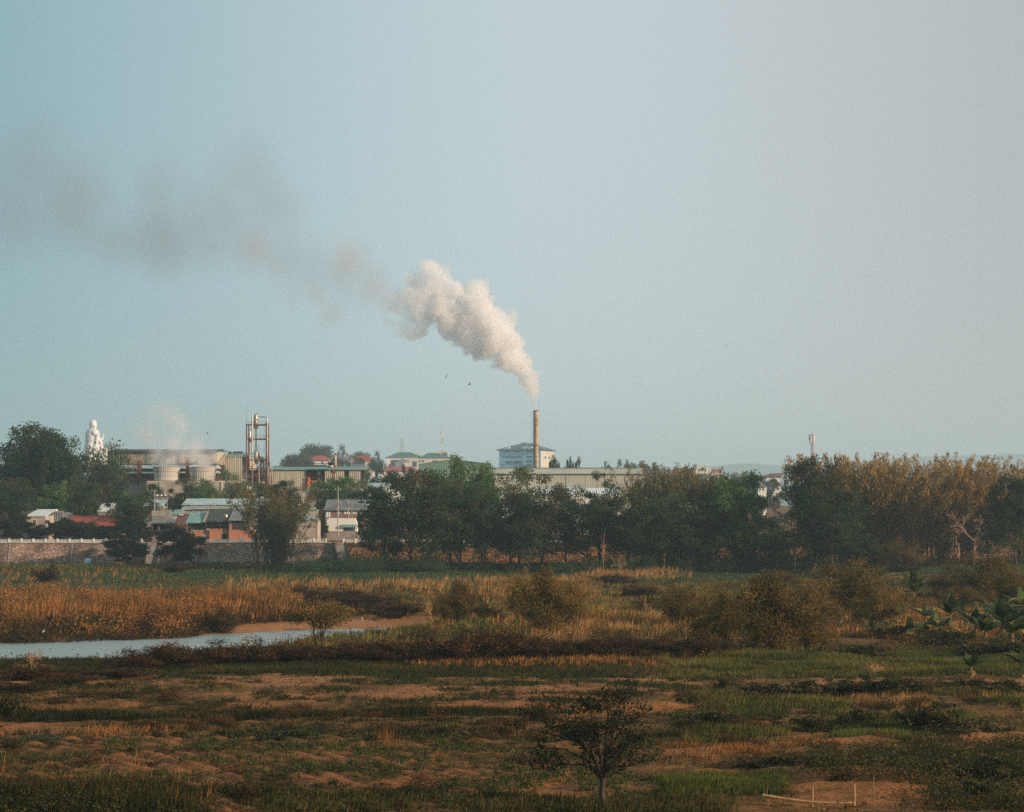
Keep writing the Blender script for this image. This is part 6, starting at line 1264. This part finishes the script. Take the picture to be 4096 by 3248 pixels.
# cane fence at lower right
Df = 90.0
fe = empty('cane_fence', (X(3300, Df), Df, hz_(X(3300, Df), Df)), 'rough fence of dry cane rails tied to thin posts at lower right', 'fence')
def Pf(u, v, dy=0.): return (X(u, Df), Df + dy, Z(v, Df))
MB().path([Pf(3050, 3180), Pf(3150, 3196), Pf(3250, 3208), Pf(3350, 3212), Pf(3420, 3209)], [.07, .065, .055, .05, .03], 7).build('rail', M['bamboo_pole'], fe, True)
MB().path([Pf(3200, 3194, .2), Pf(3260, 3166, .2)], .015, 5).build('rail', M['bamboo_pole'], fe); MB().path([Pf(3240, 3245, .1), Pf(3420, 3238, .1)], .018, 5).build('rail', M['post'], fe)
for u, vt, r in ((3249, 3143, .035), (3417, 3136, .05), (3338, 3203, .02), (3153, 3190, .022), (3495, 3108, .02), (3066, 3148, .014), (3262, 3150, .014), (3072, 3180, .018)):
    z_ = hz_(X(u, Df), Df) - .3; MB().path([(X(u, Df), Df + .05, z_), (X(u, Df) + .02, Df + .05, (z_ + Z(vt, Df)) / 2), (X(u + 3 if u < 3400 else u, Df), Df + .05, Z(vt, Df))], [r * 1.6, r * 1.6, r * 1.3], 6).build('post', M['bamboo_pole'] if r > .03 else M['post'], fe)
# leaning cane and small things
D = 330; o = MB(); o.path([(X(2222, D), D, Z(2320, D)), (X(2208, D), D, Z(2285, D)), (X(2194, D), D, Z(2250, D))], [.07, .055, .03], 6); tag(o.build('leaning_cane', M['bamboo_pole']), 'single pale cane leaning left in front of the dark trees', 'cane')
D = 592; o = empty('water_barrel', (X(352, D), D, 0), 'pale blue plastic barrel at the foot of the stone wall', 'barrel'); r = 14 * K(D)
MB().lathe((X(352, D), D, -.2), [(r * .95, 0), (r, .2), (r, 2.0), (r * .98, 2.25), (r * .7, 2.5), (.1, 2.55)], 20).build('barrel', M['plastic'], o, True); MB().lathe((X(352, D), D, -.2), [(r * 1.03, 1.0), (r * 1.03, 1.1)], 20).build('hoop', M['plastic'], o); MB().tube((X(367, D), D, Z(2236, D)), (X(430, D), D + 4, Z(2242, D)), .05).build('hose', M['wire'], o)
D = 262; o = MB(); o.path([(X(1448, D + 12), D + 12, Z(2488, D + 12)), (X(1448, D + 12), D + 12, Z(2468, D + 12))], [.18, .12], 6); tag(o.build('stump', M['palebark']), 'short pale stump at the top of the beach', 'stump')

# birds
def bird(u, v, D, span, label, m=M['feather'], roll=.2, head=1):
    x, z = X(u, D), Z(v, D); o = empty('bird', (x, D, z), label, 'bird', 'birds in flight'); b_ = MB(); s_ = span
    b_.path([(x - .28 * s_, D, z - .02 * s_), (x - .12 * s_, D, z), (x + .06 * s_, D, z + .01 * s_), (x + .17 * s_, D, z + .02 * s_), (x + .26 * s_, D, z + .01 * s_)], [.01 * s_, .05 * s_, .06 * s_, .035 * s_, .008 * s_], 8); b_.build('body', m, o, True)
    for q in (-1, 1):
        w_ = MB(); a = (x + .08 * s_, D, z + .03 * s_); c = (x - .08 * s_, D, z + .02 * s_); t1 = (x + .02 * s_ + q * .12 * s_, D + q * .38 * s_, z + (.16 + roll * q) * s_); t2 = (x - .10 * s_ + q * .16 * s_, D + q * .48 * s_, z + (.06 + roll * q * 1.5) * s_); t3 = (x - .12 * s_ + q * .05 * s_, D + q * .22 * s_, z + (.05 + roll * q * .5) * s_)
        w_.face([a, t1, t2, t3, c]); w_.face([(p[0], p[1], p[2] - .015 * s_) for p in (c, t3, t2, t1, a)]); w_.build('wing', m, o)
bird(1878, 1538, 300, 1.1, 'dark bird with spread wings between the plume and the pipe tower'); bird(1785, 1508, 420, .9, 'tiny dark bird up left of the larger one below the plume', roll=.4); bird(830, 1733, 500, .9, 'small dark bird left of the pipe tower', roll=-.3); bird(2909, 1382, 480, .9, 'tiny dark bird alone in the right sky', roll=.1)
bird(1660, 1938, 300, 1.6, 'brown bird gliding in front of the massive rust topped tree', roll=.45)
egret = [(173, 2522, 245, 'white egret on the muddy bank at left'), (3365, 2484, 240, 'white egret in the dry grass right of the largest bush')]
for u, v, D, lab in egret:
    x, z = X(u, D), Z(v, D); o = empty('egret', (x, D, z - .5), lab, 'bird', 'white egrets'); MB().path([(x - .3, D, z - .1), (x - .05, D, z), (x + .12, D, z + .12), (x + .16, D, z + .35), (x + .14, D, z + .5), (x + .28, D, z + .5)], [.03, .15, .1, .04, .05, .015], 8).build('body', M['white'], o, True)
    o.scale = (.65, .65, .65); MB().tube((x, D, z - .7), (x, D, z - .05), .02).tube((x + .08, D, z - .7), (x + .06, D, z - .05), .02).build('legs', M['wire'], o)

# ================================================================ smoke, steam and haze
def smoke(name, D, blobs, density, color, scale, noise_amt, soft, label, aniso=.3, mulscale=None, vox=2.2, depth=1.0, step=1.0, fade=None, ndetail=4.5, nrough=.58):
    b_ = MB(); g = np.random.default_rng(len(blobs)); bl = []
    for (u, v, r, *rest) in blobs:
        dy = rest[0] if rest else 0; bl.append((X(u, D), D + dy * K(D), Z(v, D), r * K(D), rest[1] if len(rest) > 1 else 1.0))
    for x, y, z, r, a in bl:
        bm = bmesh.new(); bmesh.ops.create_icosphere(bm, subdivisions=2, radius=r * (1.0 - soft[0] + min(noise_amt, 1.2) * .38)); n0 = len(b_.v)
        for q in bm.verts: b_.v.append((q.co.x + x, q.co.y * depth + y, q.co.z + z))
        for fc in bm.faces: b_.f.append(tuple(n0 + q.index for q in fc.verts))
        bm.free()
    m = bpy.data.materials.new(name); m.use_nodes = True; t = m.node_tree; t.nodes.clear()
    out = t.nodes.new('ShaderNodeOutputMaterial'); pv = t.nodes.new('ShaderNodeVolumePrincipled'); t.links.new(pv.outputs[0], out.inputs['Volume'])
    pv.inputs['Color'].default_value = tuple(color) + (1,); pv.inputs['Anisotropy'].default_value = aniso
    tc = t.nodes.new('ShaderNodeTexCoord'); n = t.nodes.new('ShaderNodeTexNoise'); n.inputs['Scale'].default_value = scale; n.inputs['Detail'].default_value = ndetail; n.inputs['Roughness'].default_value = nrough
    t.links.new(tc.outputs['Object'], n.inputs['Vector']); acc = None
    def mth(op, a, b2=None, cl=False):
        k = t.nodes.new('ShaderNodeMath'); k.operation = op; k.use_clamp = cl
        for i, q in enumerate((a, b2)):
            if q is None: continue
            if isinstance(q, (int, float)): k.inputs[i].default_value = q
            else: t.links.new(q, k.inputs[i])
        return k.outputs[0]
    for x, y, z, r, a in bl:
        d = t.nodes.new('ShaderNodeVectorMath'); d.operation = 'DISTANCE'; t.links.new(tc.outputs['Object'], d.inputs[0]); d.inputs[1].default_value = (x, y, z)
        q = mth('MULTIPLY', d.outputs['Value'], -1.0 / r); q = mth('ADD', q, 1.0)
        if a != 1.0: q = mth('MULTIPLY', q, a)
        acc = q if acc is None else mth('MAXIMUM', acc, q)
    nz = mth('MULTIPLY', mth('SUBTRACT', n.outputs['Fac'], .5), noise_amt * 2)
    f = mth('ADD', acc, nz)
    mr = t.nodes.new('ShaderNodeMapRange'); mr.interpolation_type = 'SMOOTHSTEP'; mr.inputs[1].default_value = soft[0]; mr.inputs[2].default_value = soft[1]; mr.inputs[4].default_value = density; t.links.new(f, mr.inputs[0])
    dens = mr.outputs[0]
    if fade:
        sx = t.nodes.new('ShaderNodeSeparateXYZ'); t.links.new(tc.outputs['Object'], sx.inputs[0]); fr_ = t.nodes.new('ShaderNodeMapRange'); fr_.interpolation_type = 'SMOOTHSTEP'
        fr_.inputs[1].default_value = X(fade[0], D); fr_.inputs[2].default_value = X(fade[1], D); fr_.inputs[3].default_value = fade[2]; t.links.new(sx.outputs[0], fr_.inputs[0]); dens = mth('MULTIPLY', dens, fr_.outputs[0])
    t.links.new(dens, pv.inputs['Density']); t.nodes.active = out
    o = b_.build(name, m); md = o.modifiers.new('join', 'REMESH'); md.mode = 'VOXEL'; md.voxel_size = vox
    m.cycles.volume_step_rate = step
    return tag(o, label, 'smoke', kind='stuff')
plume = [(2142, 1636, 9), (2139, 1618, 13), (2136, 1595, 18), (2131, 1563, 27), (2118, 1530, 34), (2108, 1500, 42), (2085, 1465, 50), (2060, 1440, 52), (2025, 1412, 62, 10), (2050, 1370, 48, -20), (1985, 1372, 66, -10), (1995, 1310, 62, 20), (1940, 1300, 80), (1935, 1380, 50, 15), (1915, 1240, 60, -20), (1905, 1165, 48, 10), (1870, 1340, 60, -10), (1850, 1245, 75, 20), (1800, 1290, 56), (1790, 1190, 66), (1755, 1130, 58, -15), (1718, 1090, 46), (1740, 1240, 50, 0, .8), (1680, 1170, 70, 10, .7), (1640, 1200, 60, 0, .6), (1590, 1215, 50, 0, .6), (1700, 1250, 60, 0, .6), (1650, 1290, 46, 10, .6)]
smoke('smoke_plume', 905, plume, .22, (.985, .985, 1.0), .10, 1.7, (-.17, .12), 'dense billowing white plume rising from the chimney and bending left', aniso=.25, vox=1.6, fade=(1540, 1780, .14), ndetail=7, nrough=.62, step=.22)
smoke('smoke_wisp', 905, [(1600, 1325, 34), (1560, 1295, 24), (1545, 1285, 18), (1640, 1345, 26), (1680, 1325, 26, 0, .7), (1585, 1300, 22)], .10, (.93, .92, .90), .13, .9, (-.1, .4), 'small torn wisp of smoke hanging below the left end of the plume', vox=1.6)
smoke('drifting_smoke', 960, [(1262, 1175, 75, 0, .9), (1240, 1130, 64, 0, .8), (1180, 1175, 80, 0, .7), (1120, 1090, 100, 0, .7), (1340, 1250, 100, 0, .5), (1380, 1060, 150, 0, .6), (1470, 1140, 130, 0, .55), (1010, 1010, 120, 0, .7), (1560, 1200, 90, 0, .6)], .05, (.80, .74, .72), .032, .85, (-.05, 1.15), 'faint brownish drift of smoke left of the white plume', vox=3, ndetail=6)
smoke('dark_smoke', 1000, [(640, 950, 270, 0, .95), (480, 960, 220, 0, .8), (760, 900, 240, 0, .8), (1000, 690, 230, 0, .8), (1070, 800, 210, 0, .8), (900, 860, 230, 0, .75), (300, 780, 270, 0, .95), (350, 700, 200, 0, .8), (420, 640, 160, 0, .6), (120, 680, 280, 0, .75), (40, 800, 280, 0, .7), (620, 760, 200, 0, .65), (160, 560, 200, 0, .5), (850, 990, 200, 0, .7), (1000, 980, 200, 0, .75), (1130, 1040, 190, 0, .75), (1250, 1080, 170, 0, .7), (1370, 1100, 170, 0, .6), (1480, 1130, 140, 0, .55)], .0135, (.50, .46, .46), .013, .75, (-.05, 1.15), 'wide patches of thin dark smoke drifting at upper left', vox=6, ndetail=6)
smoke('tower_steam', 838, [(666, 1852, 56), (700, 1835, 60), (740, 1825, 60), (780, 1828, 60), (811, 1850, 60), (630, 1810, 66, 0, .8), (700, 1780, 80, 0, .7), (790, 1790, 76, 0, .7), (600, 1740, 80, 0, .55), (700, 1700, 90, 0, .5), (850, 1825, 50, 0, .7), (640, 1650, 80, 0, .4)],   .15, (.98, .98, 1.0), .10, .8, (-.05, .9), 'pale steam rising from the two cooling towers', vox=1.8, ndetail=6)
smoke('stack_steam', 834, [(1345, 1815, 13), (1362, 1825, 22), (1385, 1830, 26), (1405, 1842, 22), (1340, 1802, 14, 0, .7), (1370, 1800, 18, 0, .6)], .12, (.95, .96, .97), .3, .5, (.15, .8), 'little white steam puff around the short rusty stack', vox=1.0)
smoke('ground_steam', 829, [(965, 1870, 34, 0, .8), (975, 1905, 36, 0, .8), (985, 1930, 26, 0, .8), (950, 1840, 26, 0, .6)], .10, (.93, .94, .95), .25, .5, (.15, .9), 'thin steam drifting at the foot of the pipe tower', vox=1.2)
smoke('town_smoke', 1130, [(1600, 1860, 50, 0, .8), (1690, 1850, 40, 0, .6), (1560, 1880, 40, 0, .7), (1740, 1860, 36, 0, .5), (1640, 1830, 36, 0, .5)], .016, (.9, .92, .94), .06, .5, (.05, .9), 'thin blue haze drifting over the red roofed villa', vox=2.2)

hzm = bpy.data.materials.new('haze'); hzm.use_nodes = True; t = hzm.node_tree; t.nodes.clear(); out = t.nodes.new('ShaderNodeOutputMaterial'); pv = t.nodes.new('ShaderNodeVolumePrincipled')
pv.inputs['Color'].default_value = (.60, .82, .95, 1); pv.inputs['Density'].default_value = .00014; pv.inputs['Anisotropy'].default_value = .2; t.links.new(pv.outputs[0], out.inputs['Volume'])
hb = MB().box(-9500, 9500, -450, 16500, -60, 420).build('haze', hzm); tag(hb, 'thin pale blue haze over the whole river plain', 'haze', kind='stuff')
# put away the prototypes that were never placed
for o in list(COL.objects):
    if o.parent is None and o.type == 'EMPTY' and 'label' not in o:
        for c in list(o.children): bpy.data.objects.remove(c)
        bpy.data.objects.remove(o)
for o in COL.objects:
    for k in ('pw', 'ph'):
        if k in o: del o[k]
